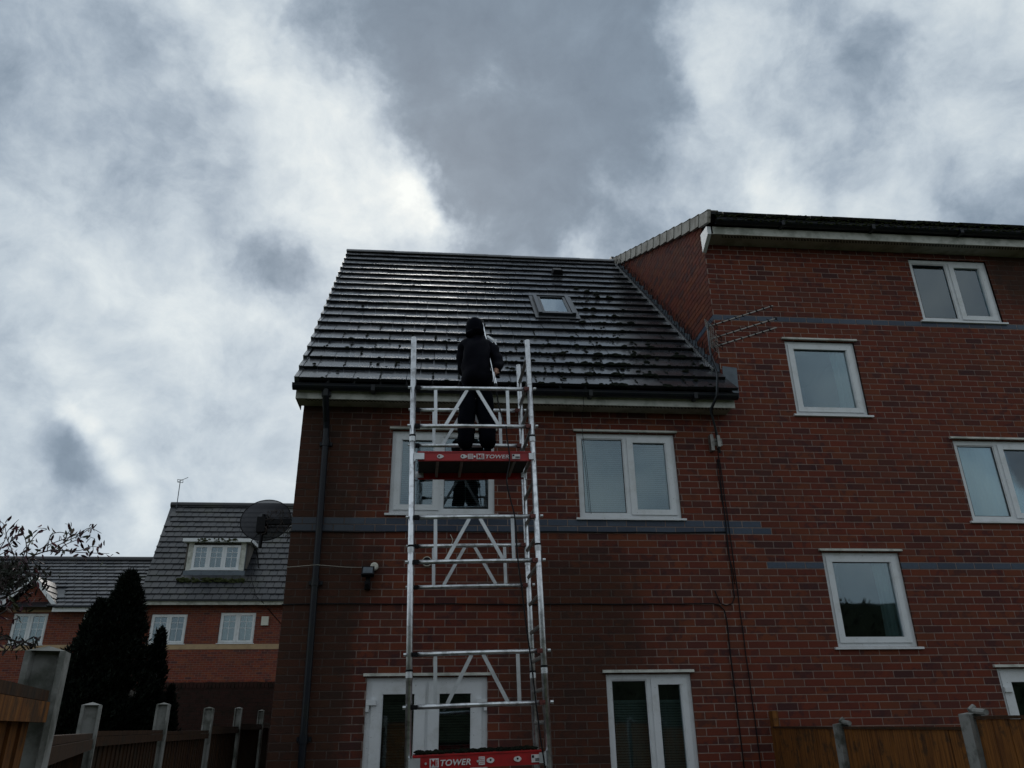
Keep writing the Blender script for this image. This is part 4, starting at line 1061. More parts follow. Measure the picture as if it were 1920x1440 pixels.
# body: one continuous skin surface, hands with five fingers each
V, E, Rr = [], [], []
def addv(p, r, par=None):
    V.append(tuple(p)); Rr.append(r)
    if par is not None: E.append((par, len(V)-1))
    return len(V)-1
i_p = addv(pel, .10); i_w = addv(wai, .10, i_p); i_c = addv(che, .12, i_w); i_n = addv(nek, .055, i_c); i_h0 = addv(hdc-Vector((0, 0, .05)), .07, i_n); i_h = addv(hdc, .088, i_h0); i_h2 = addv(hdc+Vector((0, .0, .06)), .075, i_h)
addv(hdc+Vector((0, .095, -.02)), .014, i_h)                                     # nose
for h_, k_, a__ in ((hipL, kneeL, ankL), (hipR, kneeR, ankR)):
    i = addv(h_, .075, i_p); i = addv(k_, .05, i); i = addv(a__, .035, i); addv(a__+Vector((0, .13, -.05)), .03, i)
def hand(i, wr, fwd, up, side):
    """palm, four curled fingers of unequal length and a thumb leaving the side of the palm"""
    palm = wr+fwd*.055; ip = addv(palm, .022, i)
    for n, (o_, l) in enumerate(((-.027, .055), (-.009, .066), (.009, .062), (.026, .048))):
        k0 = palm+fwd*.032+side*o_; a = addv(k0, .0095, ip); b2 = addv(k0+fwd*l*.45+up*-.012, .0085, a); addv(k0+fwd*l*.50+up*-.042, .008, b2)
    t = palm-fwd*.02-side*.03; a = addv(t-side*.014, .010, ip); addv(t-side*.022+fwd*.035-up*.018, .0085, a)
for s_, e_, w_, sgn in ((shL, elL, wrL, -1), (shR, elR, wrR, 1)):
    i = addv(s_, .055, i_c); i = addv(e_, .042, i); i = addv(w_, .026, i)
    fwd = (w_-e_).normalized(); side = Vector((0, 0, 1)); side = (side-fwd*side.dot(fwd)).normalized(); up = fwd.cross(side)*sgn
    hand(i, w_, fwd, up, side)
bo_ = part(skin_mesh(V, E, Rr, 0, 1), 'body', M['skin']); bo_.data.materials.append(M['trouser'])
for p in bo_.data.polygons:
    if p.center.z < .85: p.material_index = 1
# jacket
V, E, Rr = [], [], []
i0 = addv(L(.616, .37, .75), (.21, .18)); i1 = addv(L(.620, .37, .92), (.205, .17), i0); i2 = addv(L(.630, .375, 1.08), (.225, .18), i1); i3 = addv(L(.638, .395, 1.21), (.225, .175), i2); i4 = addv(L(.637, .415, 1.34), (.105, .10), i3); i5 = addv(L(.632, .42, 1.42), (.086, .085), i4)
for s_, e_, w_, q in ((shL, elL, wrL, -1), (shR, elR, wrR, 1)):
    a = addv(s_+Vector((.0, 0, -.005)), .086, i3); a = addv((s_+e_)/2+Vector((q*.012, 0, 0)), .076, a); a = addv(e_, .068, a); a = addv((e_+w_)/2, .054, a); addv(w_, .040, a)
jk = skin_mesh(V, E, Rr, 0, 2)
for v in jk.vertices:                                                            # folds
    p = v.co; k = math.sin(p.z*48+5*p.x+6*math.sin(p.x*17))*.007+math.sin(p.z*23-p.x*31)*.008+math.sin(p.x*60+p.z*14)*.003
    v.co = p+v.normal*k
part(jk, 'jacket', M['cloth'])
V, E, Rr = [], [], []
a = addv(L(.622, .335, 1.35), (.125, .075)); addv(L(.615, .325, 1.425), (.105, .065), a); 
b_i = addv(L(.530, .36, 1.395), .055, a); addv(L(.720, .38, 1.39), .055, a)
part(skin_mesh(V, E, Rr, 0, 2), 'hood', M['cloth'])
# trousers
V, E, Rr = [], [], []
a0 = addv(L(.62, .37, .86), (.150, .115)); a0b = addv(L(.62, .37, .96), (.135, .11), a0)
for h_, k_, a__, q in ((hipL, kneeL, ankL, -1), (hipR, kneeR, ankR, 1)):
    a = addv(h_+Vector((q*.004, 0, -.10)), .105, a0); a = addv((h_+k_)/2+Vector((-q*.0, 0, -.03)), .102, a); a = addv(k_+Vector((q*.004, 0, 0)), .088, a); a = addv((k_+a__)/2+Vector((q*.008, -.015, .02)), .094, a); addv(a__+Vector((0, -.01, .05)), .082, a)
tr = skin_mesh(V, E, Rr, 0, 2)
for v in tr.vertices:
    p = v.co; v.co = p+v.normal*(math.sin(p.z*60+5*math.sin(p.x*40))*.005+math.sin(p.z*27+p.x*20)*.005)
part(tr, 'trousers', M['trouser'])
for a__, q in ((ankL, -1), (ankR, 1)):
    V, E, Rr = [], [], []
    a = addv(a__+Vector((0, -.03, .03)), .05); a = addv(a__+Vector((0, -.03, -.045)), (.046, .05), a); a = addv(a__+Vector((q*.01, .07, -.05)), (.045, .042), a); addv(a__+Vector((q*.02, .17, -.055)), (.042, .034), a)
    part(skin_mesh(V, E, Rr, 0, 2), 'boot', M['black'])
# beanie: a knitted cap over the head down to the nape
b = MB(); n = 20
rings = [(-.105, .080), (-.09, .090), (-.06, .098), (-.02, .102), (.02, .101), (.06, .092), (.085, .078), (.105, .056), (.118, .03)]
vs = []
for j, (z, r) in enumerate(rings):
    for i in range(n):
        t = 2*PI*i/n; bl = 1+.012*math.sin(i*3)+.01*math.sin(j*2+i)
        zz = z
        if j == 0: zz = z+(.09 if math.sin(t) > .35 else 0)                      # face left open at the front
        vs.append(hdc+Vector((r*.93*math.cos(t)*bl, r*1.08*math.sin(t)*bl-.006, zz)))
vs.append(hdc+Vector((0, 0, .123)))
fs = [(j*n+i, j*n+(i+1) % n, (j+1)*n+(i+1) % n, (j+1)*n+i) for j in range(len(rings)-1) for i in range(n) if not (j < 4 and .45 < math.sin(2*PI*(i+.5)/n))]
fs += [((len(rings)-1)*n+i, (len(rings)-1)*n+(i+1) % n, len(rings)*n) for i in range(n)]
b.add(vs, fs); me = b.mesh('beanie', M['trouser']);
for p in me.polygons: p.use_smooth = True
part(me, 'beanie', M['trouser'])
b = MB()
for sx_ in (-.034, .034): b.lump(hdc+Vector((sx_, .088, .015)), .011, 1)
part(b.mesh('eyes', M['black']), 'eyes', M['black'])
b = MB(); b.path([hdc+Vector((-.025, .082, -.05)), hdc+Vector((0, .090, -.052)), hdc+Vector((.025, .082, -.05))], .005, 6); part(b.mesh('mouth', M['red_clamp']), 'mouth', M['red_clamp'])

# ================================================================== BACKGROUND HOUSES
def far_roof(root, xa, xb, y0, z0, y1, z1, n_obj, left_skew=0, holes=(), gauge=.345, tw=.3):
    A_ = math.atan2(z1-z0, y1-y0); e1 = Vector((0, math.cos(A_), math.sin(A_))); e2 = Vector((0, -math.sin(A_), math.cos(A_))); Ln = math.hypot(z1-z0, y1-y0); O = Vector((0, y0, z0))
    b = MB(); b.add([(xa, y0, z0), (xb, y0, z0), (xb, y1, z1), (xa+left_skew, y1, z1)], [(0, 1, 2, 3)]); b.add([(xa+left_skew, y1, z1), (xb, y1, z1), (xb, 2*y1-y0, z0), (xa, 2*y1-y0, z0)], [(0, 1, 2, 3)])
    rf = b.build('roof', M['lead_dark'], root); RTx = Matrix(((1, 0, 0), (0, e1.y, e2.y), (0, e1.z, e2.z)))
    bt = MB(); hb, th = .06, .036
    def tv(w): return [(0, 0, hb), (w, 0, hb), (w, gauge+.04, .018), (0, gauge+.04, .018), (0, 0, hb-th), (w, 0, hb-th)]
    tf = [(0, 1, 2, 3), (4, 5, 1, 0)]
    bt.add(tv(tw-.018), tf+[(5, 2, 1), (4, 0, 3)]); me = bt.mesh('tile', M['tile_far']); mass = MB(); cnt = 0; NRo = int(Ln/gauge)+1
    cs = []
    for k in range(NRo):
        s = k*gauge; L0 = xa+left_skew*s/Ln
        for i in range(int((xb-xa)/tw)+2):
            a = xb-(i+1)*tw-(tw/2 if k % 2 else 0); b2 = a+tw-.018
            if b2 < L0+.05 or a > xb-.05: continue
            a = max(a, L0); b2 = min(b2, xb); P0 = O+Vector((a, 0, 0))+e1*s; c = P0+e1*.15
            if any(hx0 < c.x+.15 < hx1 and hz0 < c.z < hz1 for hx0, hx1, hz0, hz1 in holes): continue
            j = Matrix.Rotation(rnd.uniform(-.02, .02), 3, 'X')
            if b2-a > tw-.02: cs.append((area_px(c, 1, 1), P0, j))
            else: mass.add([P0+RTx @ Vector(p) for p in tv(b2-a)], tf)
    cs.sort(key=lambda t: -t[0])
    for n, (ar, P0, j) in enumerate(cs):
        if n < n_obj and ar > 0: place(me, 'tile', rf, P0, RTx @ j)
        else: mass.add([P0+RTx @ j @ Vector(p) for p in tv(tw-.018)], tf)
    tag(mass.build('tile_courses', M['tile_far_mass'], rf), kind='stuff')
    b = MB(); b.tube((xa+left_skew, y1, z1+.02), (xb, y1, z1+.02), .13, 10); b.build('ridge', M['tile_far_mass'], rf)
    return rf
def far_wall(root, xa, xb, z0, z1, Y, holes, planes=(), band=True, segs=None):
    wb_ = sheet(xa, xb, z0, z1, holes, (0, Y, 0), (1, 0, 0), (0, -1, 0), planes=planes)
    if not planes:
        wb_.add([(xa, Y+.01, z0), (xa, Y+8, z0), (xa, Y+8, z1), (xa, Y+.01, z1)], [(0, 1, 2, 3)]); wb_.add([(xb, Y+.01, z0), (xb, Y+8, z0), (xb, Y+8, z1), (xb, Y+.01, z1)], [(0, 1, 2, 3)])
    wl = wb_.build('wall', M['mortar_far'], root)
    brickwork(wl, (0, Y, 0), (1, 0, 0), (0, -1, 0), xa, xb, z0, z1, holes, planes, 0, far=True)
    return wl
YB = 22.0
hb_ = thing('terraced_house', 'distant taller brick house with dormer window in its tiled roof', 'house', (-8, YB, 0))
xB0, xB1 = -10.35, -2.5
WB = [(-10.05, -8.78, 4.47, 5.51), (-7.58, -6.31, 4.48, 5.56)]
far_wall(hb_, xB0, xB1, 0, 5.84, YB, WB+[(-4.6, -3.4, 4.48, 5.56)])
b = MB(); b.box(xB0, xB1, YB-.012, YB+.01, 4.27, 4.45); b.build('cream_band', M['cream'], hb_)
b = MB(); x = xB0
while x < xB1: b.box(x, x+.065, YB-.022, YB+.01, 2.98, 3.19); x += .075
tag(b.build('soldier_course', M['brick_far'], hb_), kind='stuff')
for k_, (a, b2, c, d) in enumerate(WB): window(hb_, a, b2, c, d, YB+.03, [('sash', 1), ('sash', 1)], bars=1, trim=False, fw=.05)
blind(WB[0][0]+.05, WB[0][1]-.05, 4.5, 5.1, YB+.16, 'dark blind in the far window beside the conifer', M['blind_dark'])
blind(WB[1][0]+.05, WB[1][1]-.05, 4.5, 5.5, YB+.16, 'pale blind in the far window below the dormer', M['blind'], tilt=65)
window(hb_, -4.6, -3.4, 4.48, 5.56, YB+.03, [('sash', 1), ('sash', 1)], bars=1, trim=False, fw=.05)
RYB, RZB = 25.5, 10.54; EZB = 5.93
DX0, DX1, DZ0, DZ1, DY = -9.40, -7.05, 7.22, 8.30, 22.62
far_roof(hb_, xB0-.15, xB1, YB-.4, EZB, RYB, RZB, 300, left_skew=-.75+.0, holes=[(DX0, DX1, DZ0-.2, DZ1+.1)])
b = MB(); b.box(xB0-.1, xB1, YB-.36, YB-.34, 5.80, 5.93); b.build('fascia', M['upvc_dirty'], hb_)
b = MB(); b.box(xB0-.1, xB1, YB-.34, YB, 5.84, 5.86); b.build('soffit', M['soffit'], hb_)
b = MB(); b.box(xB0-.12, xB1, YB-.46, YB-.362, 5.93, 5.99); b.build('gutter', M['gutter'], hb_)
b = MB(); b.prism([(xB0-.1, YB-.3, 5.8), (xB0-.1, YB+7, 5.8), (xB0-.55, RYB, RZB-.1)], (.05, 0, 0)); b.build('end_gable', M['brick_far'], hb_)
# dormer
dm = MB(); dm.box(DX0+.08, DX1-.08, DY+.02, 25.2, DZ0-.1, DZ1, skip=('-y',)); dm.box(DX0+.08, DX0+.28, DY-.0, DY+.03, DZ0, DZ1); dm.box(DX1-.28, DX1-.08, DY, DY+.03, DZ0, DZ1); dmo = dm.build('dormer', M['upvc_dirty'], hb_)
b = MB(); b.box(DX1-.079, DX1-.06, DY+.03, 25, DZ0-.1, DZ1-.02); b.build('cheek', M['lead'], dmo)
b = MB(); b.box(DX0-.12, DX1+.16, DY-.22, DY+2.4, DZ1+.0, DZ1+.13); b.build('flat_roof', M['upvc'], dmo)
b = MB(); b.box(DX0+.05, DX1+.0, DY-.1, DY-.02, DZ0-.32, DZ0-.02); b.build('apron', M['lead'], dmo)
b = MB()
for _ in range(260): b.lump((rnd.uniform(DX0-.05, DX1+.1), DY-.35+rnd.uniform(-.08, .1), DZ0-.42+rnd.uniform(-.1, .06)), rnd.uniform(.03, .07), .8)
for _ in range(60): b.lump((rnd.choice([-8.75, -8.15, -7.65])+rnd.gauss(0, .12), DY-.235, DZ1+.0+rnd.uniform(-.03, .11)), rnd.uniform(.015, .04), .9)
tag(b.build('moss', M['moss_green']), 'green moss below and above the far dormer window', 'moss', kind='stuff')
window(hb_, DX0+.28, DX1-.28, DZ0+.03, DZ1-.10, DY-.02, [('sash', 1), ('sash', 1), ('sash', 1)], bars=1, trim=False, fw=.04, name='dormer_window')
al = MB(); al.box(-6.08, -5.82, YB-.08, YB, 5.10, 5.42); tag(al.build('alarm_box', M['offwhite']), 'small cream alarm box on the distant house wall', 'alarm box')
cable([at(486, 1035, 22.4), at(470, 1080, 22.1), Vector((-6.3, YB-.4, 6.1)), Vector((-6.0, YB-.37, 5.85)), Vector((-5.9, YB-.02, 5.7)), Vector((-5.4, YB-.02, 5.2)), Vector((-4.9, YB-.02, 4.9))], .014, 'black cable draped over the eaves of the distant house')
an = thing('roof_aerial', 'thin television aerial on a pole at the ridge of the distant house', 'aerial', at(330, 948, 25.3))
pb, pt = at(330, 958, 25.3), at(338, 902, 25.3)
b = MB(); b.tube(pb, pt, .018, 8); b.build('pole', M['dark_metal'], an)
b = MB(); b.tube(at(334, 903, 25.3), at(353, 895, 25.1), .012, 6); b.tube(at(333, 899, 25.3), at(343, 900, 25.3), .012, 6); b.tube(at(333, 904, 25.3), at(343, 905, 25.3), .012, 6); b.tube(at(333, 899, 25.3), at(333, 904, 25.3), .012, 6); b.tube(at(343, 900, 25.3), at(343, 905, 25.3), .012, 6); b.build('boom', M['dark_metal'], an)

ha = thing('terraced_house', 'distant lower brick house with a small pointed gable at the left edge', 'house', (-14, YB, 0))
xA0, xA1 = -19.5, -10.36
WA = [(-14.90, -13.70, 4.46, 5.54), (-12.46, -11.3, 4.47, 5.54)]
far_wall(ha, xA0, xA1, 0, 5.66, YB, WA)
b = MB(); b.box(xA0, xA1, YB-.012, YB+.01, 4.27, 4.45); b.box(-14.95, -13.6, YB-.012, YB+.01, 5.59, 5.86); b.build('cream_band', M['cream'], ha)
for (a, b2, c, d) in WA: window(ha, a, b2, c, d, YB+.03, [('sash', 1), ('sash', 1)], bars=1, trim=False, fw=.05)
blind(-14.85, -13.75, 4.5, 5.5, YB+.16, 'pale blind in the far window below the pointed gable', M['blind'], tilt=65)
far_roof(ha, xA0, xA1, YB-.4, 5.72, 25.5, 8.16, 300, holes=[(-15.1, -13.55, 5.4, 6.6)])
b = MB(); b.box(-13.45, xA1, YB-.36, YB-.33, 5.56, 5.70); b.box(xA0, -15.3, YB-.36, YB-.33, 5.56, 5.70); b.build('fascia', M['upvc'], ha)
b = MB(); b.box(-13.4, xA1, YB-.46, YB-.362, 5.70, 5.77); b.build('gutter', M['gutter'], ha)
GXc, GZt = -14.36, 6.80
gw = MB(); gw.prism([(-15.2, YB-.04, 5.66), (-13.52, YB-.04, 5.66), (GXc, YB-.04, 6.62)], (0, .03, 0)); gwo = gw.build('gable', M['mortar_far'], ha)
brickwork(gwo, (0, YB-.045, 0), (1, 0, 0), (0, -1, 0), -15.2, -13.5, 5.87, 6.7, [], [(1.14, 1, 6.62+1.14*GXc), (-1.14, 1, 6.62-1.14*GXc)], 0, far=True)
for sg in (-1, 1):
    e0 = Vector((GXc, YB-.30, GZt)); e1_ = Vector((GXc+sg*.98, YB-.30, GZt-1.06))
    b = MB(); b.bar(e0, e1_, .13, .03); b.build('barge_board', M['upvc'], gwo)
    b = MB(); d_ = Vector((0, 2.2, 0)); u_ = (e1_-e0).normalized(); nn = Vector((sg*.72, 0, .69))
    b.add([e0+nn*.05, e1_+nn*.05, e1_+nn*.05+Vector((0, .4, 0)), e0+nn*.05+Vector((0, 1.9, 0))], [(0, 1, 2, 3)])
    for k in range(4):
        p0 = e1_+(e0-e1_)*(k/4)+nn*.09; p1 = e1_+(e0-e1_)*((k+1)/4)+nn*.055; dep = .35+.42*k
        b.add([p0, p1, p1+Vector((0, dep+.4, 0)), p0+Vector((0, dep, 0)), p0-nn*.04, p0-nn*.04+Vector((0, dep, 0))], [(0, 1, 2, 3), (4, 0, 3, 5)])
    b.build('gable_roof', M['tile_far_mass'], gwo)

# garden wall seen between the houses
YW = 9.0
pw0, pw1 = at(300, 1280, YW), at(512, 1276, YW)
gwz = pw0.z
gw = MB(); gw.box(-6.3, -2.3, YW+.008, YW+.2, 0, gwz-.11); gwo = gw.build('garden_wall', M['old_mortar']); tag(gwo, 'dark brick garden wall with upright coping behind the fence posts', 'wall')
BASE[gwo.name] = gwo.location.copy()
brickwork(gwo, (0, YW, 0), (1, 0, 0), (0, -1, 0), -6.3, -2.3, .6, gwz-.11, [], (), 0, M['old_brick'])
b = MB(); x = -6.3
while x < -2.3: b.box(x, x+.066, YW-.01, YW+.21, gwz-.11, gwz+rnd.uniform(-.004, .004)); x += .0755
tag(b.build('coping_bricks', M['old_brick'], gwo), kind='stuff')

# ================================================================== FENCES
def post_mesh(w=.10, d=.115, h=1.8):
    b = MB(); g_ = .022; t = .03
    prof = [(-w/2, -d/2), (w/2, -d/2), (w/2, -t), (w/2-g_, -t+.006), (w/2-g_, t-.006), (w/2, t), (w/2, d/2), (-w/2, d/2), (-w/2, t), (-w/2+g_, t-.006), (-w/2+g_, -t+.006), (-w/2, -t)]
    b.prism([(x, y, 0) for x, y in prof], (0, 0, h))
    b.add([(-w/2, -d/2, h), (w/2, -d/2, h), (w/2, d/2, h), (-w/2, d/2, h), (-.008, 0, h+.013), (.008, 0, h+.013)], [(0, 1, 5, 4), (1, 2, 5), (2, 3, 4, 5), (3, 0, 4)])
    return b
lf = thing('fence', 'brown closeboard fence with concrete posts running away along the left', 'fence', (-.6, -6.4, 0))
posts = [Vector((-.415, -6.44, 1.785)), Vector((-1.085, -4.44, 1.722)), Vector((-1.385, -2.48, 1.775)), Vector((-1.59, -.53, 1.79)), Vector((-1.77, 1.41, 1.83)), Vector((-1.91, 3.35, 1.84))]
prev = Vector((.06, -8.3, 1.75)); allp = [prev]+posts+[Vector((-2.03, 4.6, 1.7))]
ptop = [1.685, 1.59, 1.60, 1.592, 1.625, 1.655, 1.675]
bw = .125
bm_ = {}
for i, p in enumerate(posts):
    q0 = allp[i]; d = (p-q0); d.z = 0; ang = math.atan2(d.y, d.x)
    o = post_mesh(.074, .084, p.z-.013).build('post', M['concrete'], lf, world=False); o.location = Vector((p.x, p.y, 0))-BASE[lf.name]; o.rotation_euler = (0, 0, ang)
for i in range(len(allp)-1):
    a, c = allp[i], allp[i+1]; d = Vector((c.x-a.x, c.y-a.y, 0)); Ln = d.length; d.normalize(); nrm = Vector((d.y, -d.x, 0)); zt = ptop[i]
    Tm = Matrix(((d.x, -nrm.x, 0, a.x), (d.y, -nrm.y, 0, a.y), (0, 0, 1, 0), (0, 0, 0, 1)))
    s0, s1 = .05, Ln-.05
    b = MB(); b.box(s0, s1, -.028, .02, zt-.022, zt, Tm); b.build('capping_rail', M['wood'], lf)
    b = MB(); b.box(s0, s1, -.034, -.012, zt-.066, zt-.024, Tm); b.build('top_rail', M['wood'] if i else M['wood_orange'], lf)
    x = s0
    while x < s1-.02:
        x2 = min(x+bw*.83, s1); b = MB(); b.prism([Tm @ Vector(q) for q in [(x, -.011, .02), (x2, -.004, .02), (x2, .004, .02), (x, .003, .02)]], (0, 0, zt-.045+rnd.uniform(-.004, .002)-.0)); b.build('board', M['wood'] if i else M['wood_orange'], lf); x += bw*.80
rf_ = thing('fence', 'orange brown fence panels with concrete posts along the right garden boundary', 'fence', (3.85, -3, 0))
rposts = [Vector((3.85, -1.74, 1.60)), Vector((3.80, -3.54, 1.655)), Vector((3.75, -5.35, 1.68)), Vector((3.70, -7.15, 1.68))]
for p in rposts:
    o = post_mesh(.10, .11, p.z-.028).build('post', M['concrete'], rf_, world=False); o.location = Vector((p.x, p.y, 0))-BASE[rf_.name]; o.rotation_euler = (0, 0, PI/2+.03)
    b = MB(); b.tube((p.x-.02, p.y-.02, p.z-.01), (p.x+.015, p.y-.02, p.z+.015), .018, 8); b.tube((p.x-.01, p.y-.05, p.z-.012), (p.x-.01, p.y-.16, p.z-.02), .018, 8); b.build('rail_stub', M['concrete'], rf_)
b = MB(); b.box(3.93, 3.99, -.14, -.05, 0, 1.70); b.build('timber_post', M['wood_orange'], rf_)
ra = [Vector((3.93, -.10, 0))]+rposts; rz = [1.555, 1.555, 1.615, 1.63]
for i in range(len(ra)-1):
    a, c = ra[i], ra[i+1]; d = Vector((c.x-a.x, c.y-a.y, 0)); Ln = d.length; d.normalize(); nrm = Vector((d.y, -d.x, 0)); zt = rz[i]
    Tm = Matrix(((d.x, -nrm.x, 0, a.x), (d.y, -nrm.y, 0, a.y), (0, 0, 1, 0), (0, 0, 0, 1)))
    b = MB(); b.box(.05, Ln-.05, -.02, .02, zt-.018, zt, Tm); b.build('capping_rail', M['wood'], rf_)
    x = .05
    while x < Ln-.07:
        x2 = min(x+.145, Ln-.05); b = MB(); b.box(x, x2, -.010+rnd.uniform(-.003, .003), .006, .03, zt-.019, Tm); b.build('board', M['wood_orange'], rf_); x += .148

# ================================================================== PLANTS
def blades(b, c, n, size, spread, upb=.6):
    for _ in range(n):
        d = Vector((rnd.gauss(0, 1), rnd.gauss(0, 1), rnd.gauss(upb, .8))).normalized(); s_ = d.orthogonal().normalized(); s_ = (Matrix.Rotation(rnd.uniform(0, 6.3), 3, d) @ s_)
        o = c+Vector((rnd.gauss(0, spread), rnd.gauss(0, spread), rnd.gauss(0, spread))); l = size*rnd.uniform(.6, 1.4)
        b.add([o-s_*l*.18, o+s_*l*.18, o+d*l], [(0, 1, 2)])
def conifer(px_top, py_top, Y, half_px, label, n, name='conifer_tree', prof=None, group=None):
    top = at(px_top, py_top, Y); t = thing(name, label, 'tree', (top.x, Y, 0), group); H = top.z
    r_m = half_px/1442*((Y-CAM.y)*.93)
    b = MB(); b.tube((top.x, Y, 0), (top.x, Y, H*.93), .07, 8, r1=.012); b.build('trunk', M['bark'], t)
    b = MB(); ph = [rnd.uniform(0, 6) for _ in range(4)]
    for _ in range(n):
        h = rnd.random()**.8*H*1.0; t_ = h/H; r = r_m*(prof(t_) if prof else min(1, 2.3*(1-t_))**.8)
        th = rnd.uniform(0, 2*PI); lob = 1+.14*math.sin(3*th+ph[0]+h*4)+.12*math.sin(5*th+ph[1]-h*7)+.08*math.sin(h*13+ph[2])
        rr = r*lob*rnd.uniform(.35, 1.0)**.35; o = Vector((top.x+rr*math.cos(th), Y+rr*math.sin(th), h))
        out = Vector((math.cos(th), math.sin(th), rnd.uniform(.9, 1.9))).normalized()
        for _k in range(6):
            d = (out+Vector((rnd.gauss(0, .35), rnd.gauss(0, .35), rnd.gauss(0, .35)))).normalized(); s_ = d.orthogonal().normalized(); s_ = Matrix.Rotation(rnd.uniform(0, 6.3), 3, d) @ s_
            o2 = o+Vector((rnd.gauss(0, .025), rnd.gauss(0, .025), rnd.gauss(0, .03))); l = rnd.uniform(.035, .085)
            b.add([o2-s_*l*.25, o2+s_*l*.25, o2+d*l], [(0, 1, 2)])
    # opaque core of dense inner twigs
    for k in range(14):
        h = H*(k+.3)/15; r = r_m*.62*(prof(h/H) if prof else min(1, 2.3*(1-h/H))**.8); b.lump((top.x, Y, h), max(r, .03), .8)
    o = b.build('crown', M['conifer'], t); return t
conifer(246, 1076, 6.0, 74, 'tall dark conifer behind the left fence', 6500, prof=lambda t: min(1, 1.0*(1-t)/.55+.12) if t < .985 else .05)
conifer(192, 1130, 5.7, 58, 'dark rounded conifer just left of the tall one', 5200, prof=lambda t: min(1.15, (1-t)/.42+.15) if t < .98 else .1)
conifer(150, 1290, 5.5, 52, 'low dark conifer at the left foot of the taller conifers', 2600, prof=lambda t: min(1, (1-t)/.4+.15) if t < .98 else .1)
conifer(303, 1183, 6.3, 17, 'slim dark conifer right of the tall one', 2200, prof=lambda t: min(1, (1-t)/.25+.1))
conifer(322, 1290, 6.6, 20, 'small dark bush at the foot of the slim conifer', 1000, name='conifer_bush', prof=lambda t: min(1, (1-t)/.4+.1))

tree = thing('plum_tree', 'purple leaved tree reaching in with thin branches at the left edge', 'tree', (-4.6, -3.6, 0))
D0 = 5.6
leafm = MB(); leafm.add([(0, 0, 0), (.35, .16, .05), (.75, .13, .02), (1, 0, -.08), (.75, -.13, .02), (.35, -.16, .05), (.4, 0, -.02)], [(0, 1, 6), (1, 2, 6), (2, 3, 6), (3, 4, 6), (4, 5, 6), (5, 0, 6)])
leaf = leafm.mesh('leaf', M['plum_obj'])
tk = MB(); tk.path([(-4.6, -3.6, 0), (-4.55, -3.55, 1.0), (-4.45, -3.6, 1.9), (-4.3, -3.5, 2.6)], .07, 8, r1=.045); tk.build('trunk', M['bark'], tree)
BR = [[(-140, 1180), (-60, 1120), (0, 1078), (45, 1050), (95, 1032), (150, 1036), (205, 1038)],
      [(95, 1040), (110, 1022), (150, 1003), (175, 985), (172, 983)],
      [(60, 1048), (75, 1030), (100, 1018), (128, 1008), (150, 1000), (168, 990), (190, 1000)],
      [(110, 1030), (125, 1020), (145, 1012), (160, 1005), (178, 1010)],
      [(95, 1033), (125, 1032), (150, 1032), (168, 1025), (188, 1026)],
      [(30, 1052), (20, 1025), (12, 1000), (35, 974)], [(40, 1050), (55, 1020), (70, 1000), (88, 992), (72, 990)],
      [(0, 1040), (15, 1030), (22, 1010), (42, 1002)], [(-60, 1090), (-10, 1040), (10, 1010), (8, 985), (-4, 975)],
      [(88, 1035), (95, 1005), (112, 998), (128, 1000), (130, 985), (122, 982)], [(50, 1045), (48, 1012), (36, 994), (25, 988)],
      [(-100, 1160), (-20, 1130), (30, 1110), (60, 1090), (80, 1075)], [(-100, 1180), (-20, 1160), (20, 1140), (45, 1128)],
      [(-120, 1230), (-40, 1210), (10, 1198), (40, 1208), (75, 1215)], [(-120, 1210), (-40, 1180), (5, 1190), (22, 1225)], [(10, 1195), (50, 1206), (72, 1200)],
      [(0, 1078), (40, 1070), (70, 1062), (90, 1080)], [(-20, 1090), (30, 1095), (50, 1100), (62, 1115)]]
nl = 0; lm = MB()
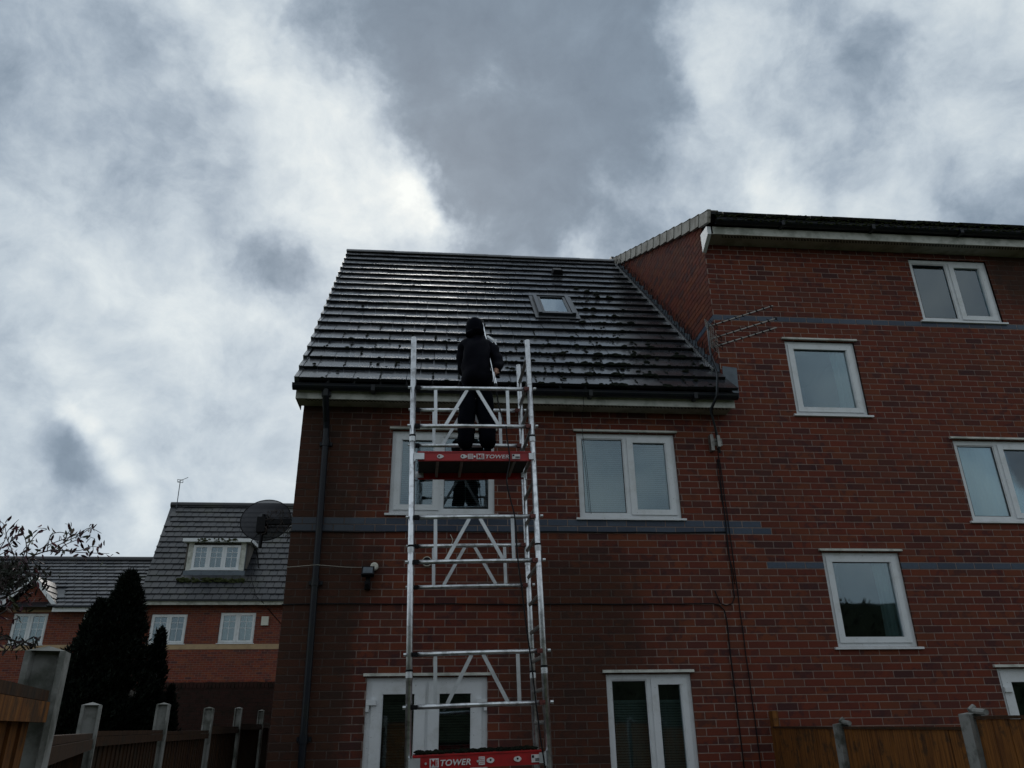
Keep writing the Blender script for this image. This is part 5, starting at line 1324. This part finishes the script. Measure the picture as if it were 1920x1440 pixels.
for bi, br in enumerate(BR):
    dd = D0+rnd.uniform(-.35, .45)
    pts = [atd(x, y, dd+.02*i*rnd.uniform(-1, 1)) for i, (x, y) in enumerate(br)]
    if bi == 0: pts[0] = Vector((-4.3, -3.5, 2.6))
    sp_ = smooth_path(pts, 4); r0 = .009 if bi in (0, 11, 12, 13) else .0034
    k = MB(); k.path(sp_, r0, 5, r1=.0016); k.build('branch', M['bark'], tree)
    L_n = (36 if bi in (11, 12, 16, 17) else 34 if bi in (13, 14) else 17 if bi else 34)
    for _ in range(L_n):
        c = rnd.choice(sp_[1:])+Vector((rnd.gauss(0, .02), rnd.gauss(0, .02), rnd.gauss(0, .02)))
        if bi in (11, 12, 16, 17): c += Vector((rnd.gauss(0, .05), rnd.gauss(0, .08), rnd.gauss(0, .05)))
        m3 = Matrix.Rotation(rnd.uniform(0, 6.3), 3, 'Z') @ Matrix.Rotation(rnd.uniform(.2, 1.3), 3, 'Y') @ Matrix.Rotation(rnd.uniform(0, 6.3), 3, 'X') @ Matrix.Scale(rnd.uniform(.036, .062), 3)
        if nl < 290: place(leaf, 'leaf', tree, c, m3)
        else: lm.add([c+m3 @ v.co for v in leaf.vertices], [tuple(p.vertices) for p in leaf.polygons])
        nl += 1
for _ in range(900):
    c = atd(rnd.gauss(8, 34), rnd.gauss(1072, 15), D0+rnd.uniform(-.5, .6)); m3 = Matrix.Rotation(rnd.uniform(0, 6.3), 3, 'Z') @ Matrix.Rotation(rnd.uniform(.2, 1.3), 3, 'Y') @ Matrix.Rotation(rnd.uniform(0, 6.3), 3, 'X') @ Matrix.Scale(rnd.uniform(.026, .045), 3)
    lm.add([c+m3 @ v.co for v in leaf.vertices], [tuple(p.vertices) for p in leaf.polygons])
if lm.v: tag(lm.build('leaves', M['plum'], tree), kind='stuff')

# hedge across the far side of the garden, behind the photographer (seen only in the panes)
hd = MB()
for _ in range(9000):
    x = rnd.uniform(-22, 26); y = -22+rnd.uniform(-.7, .7); z = rnd.random()**.6*(5.9+.08*math.sin(x*.9))
    blades(hd, Vector((x, y, z)), 1, .34, .05)
hd.box(-22, 26, -22.4, -21.9, 0, 5.9)
tag(hd.build('hedge', M['hedge']), 'tall green hedge closing the garden on the far side', 'hedge', kind='stuff')
print('objects', len(bpy.data.objects))
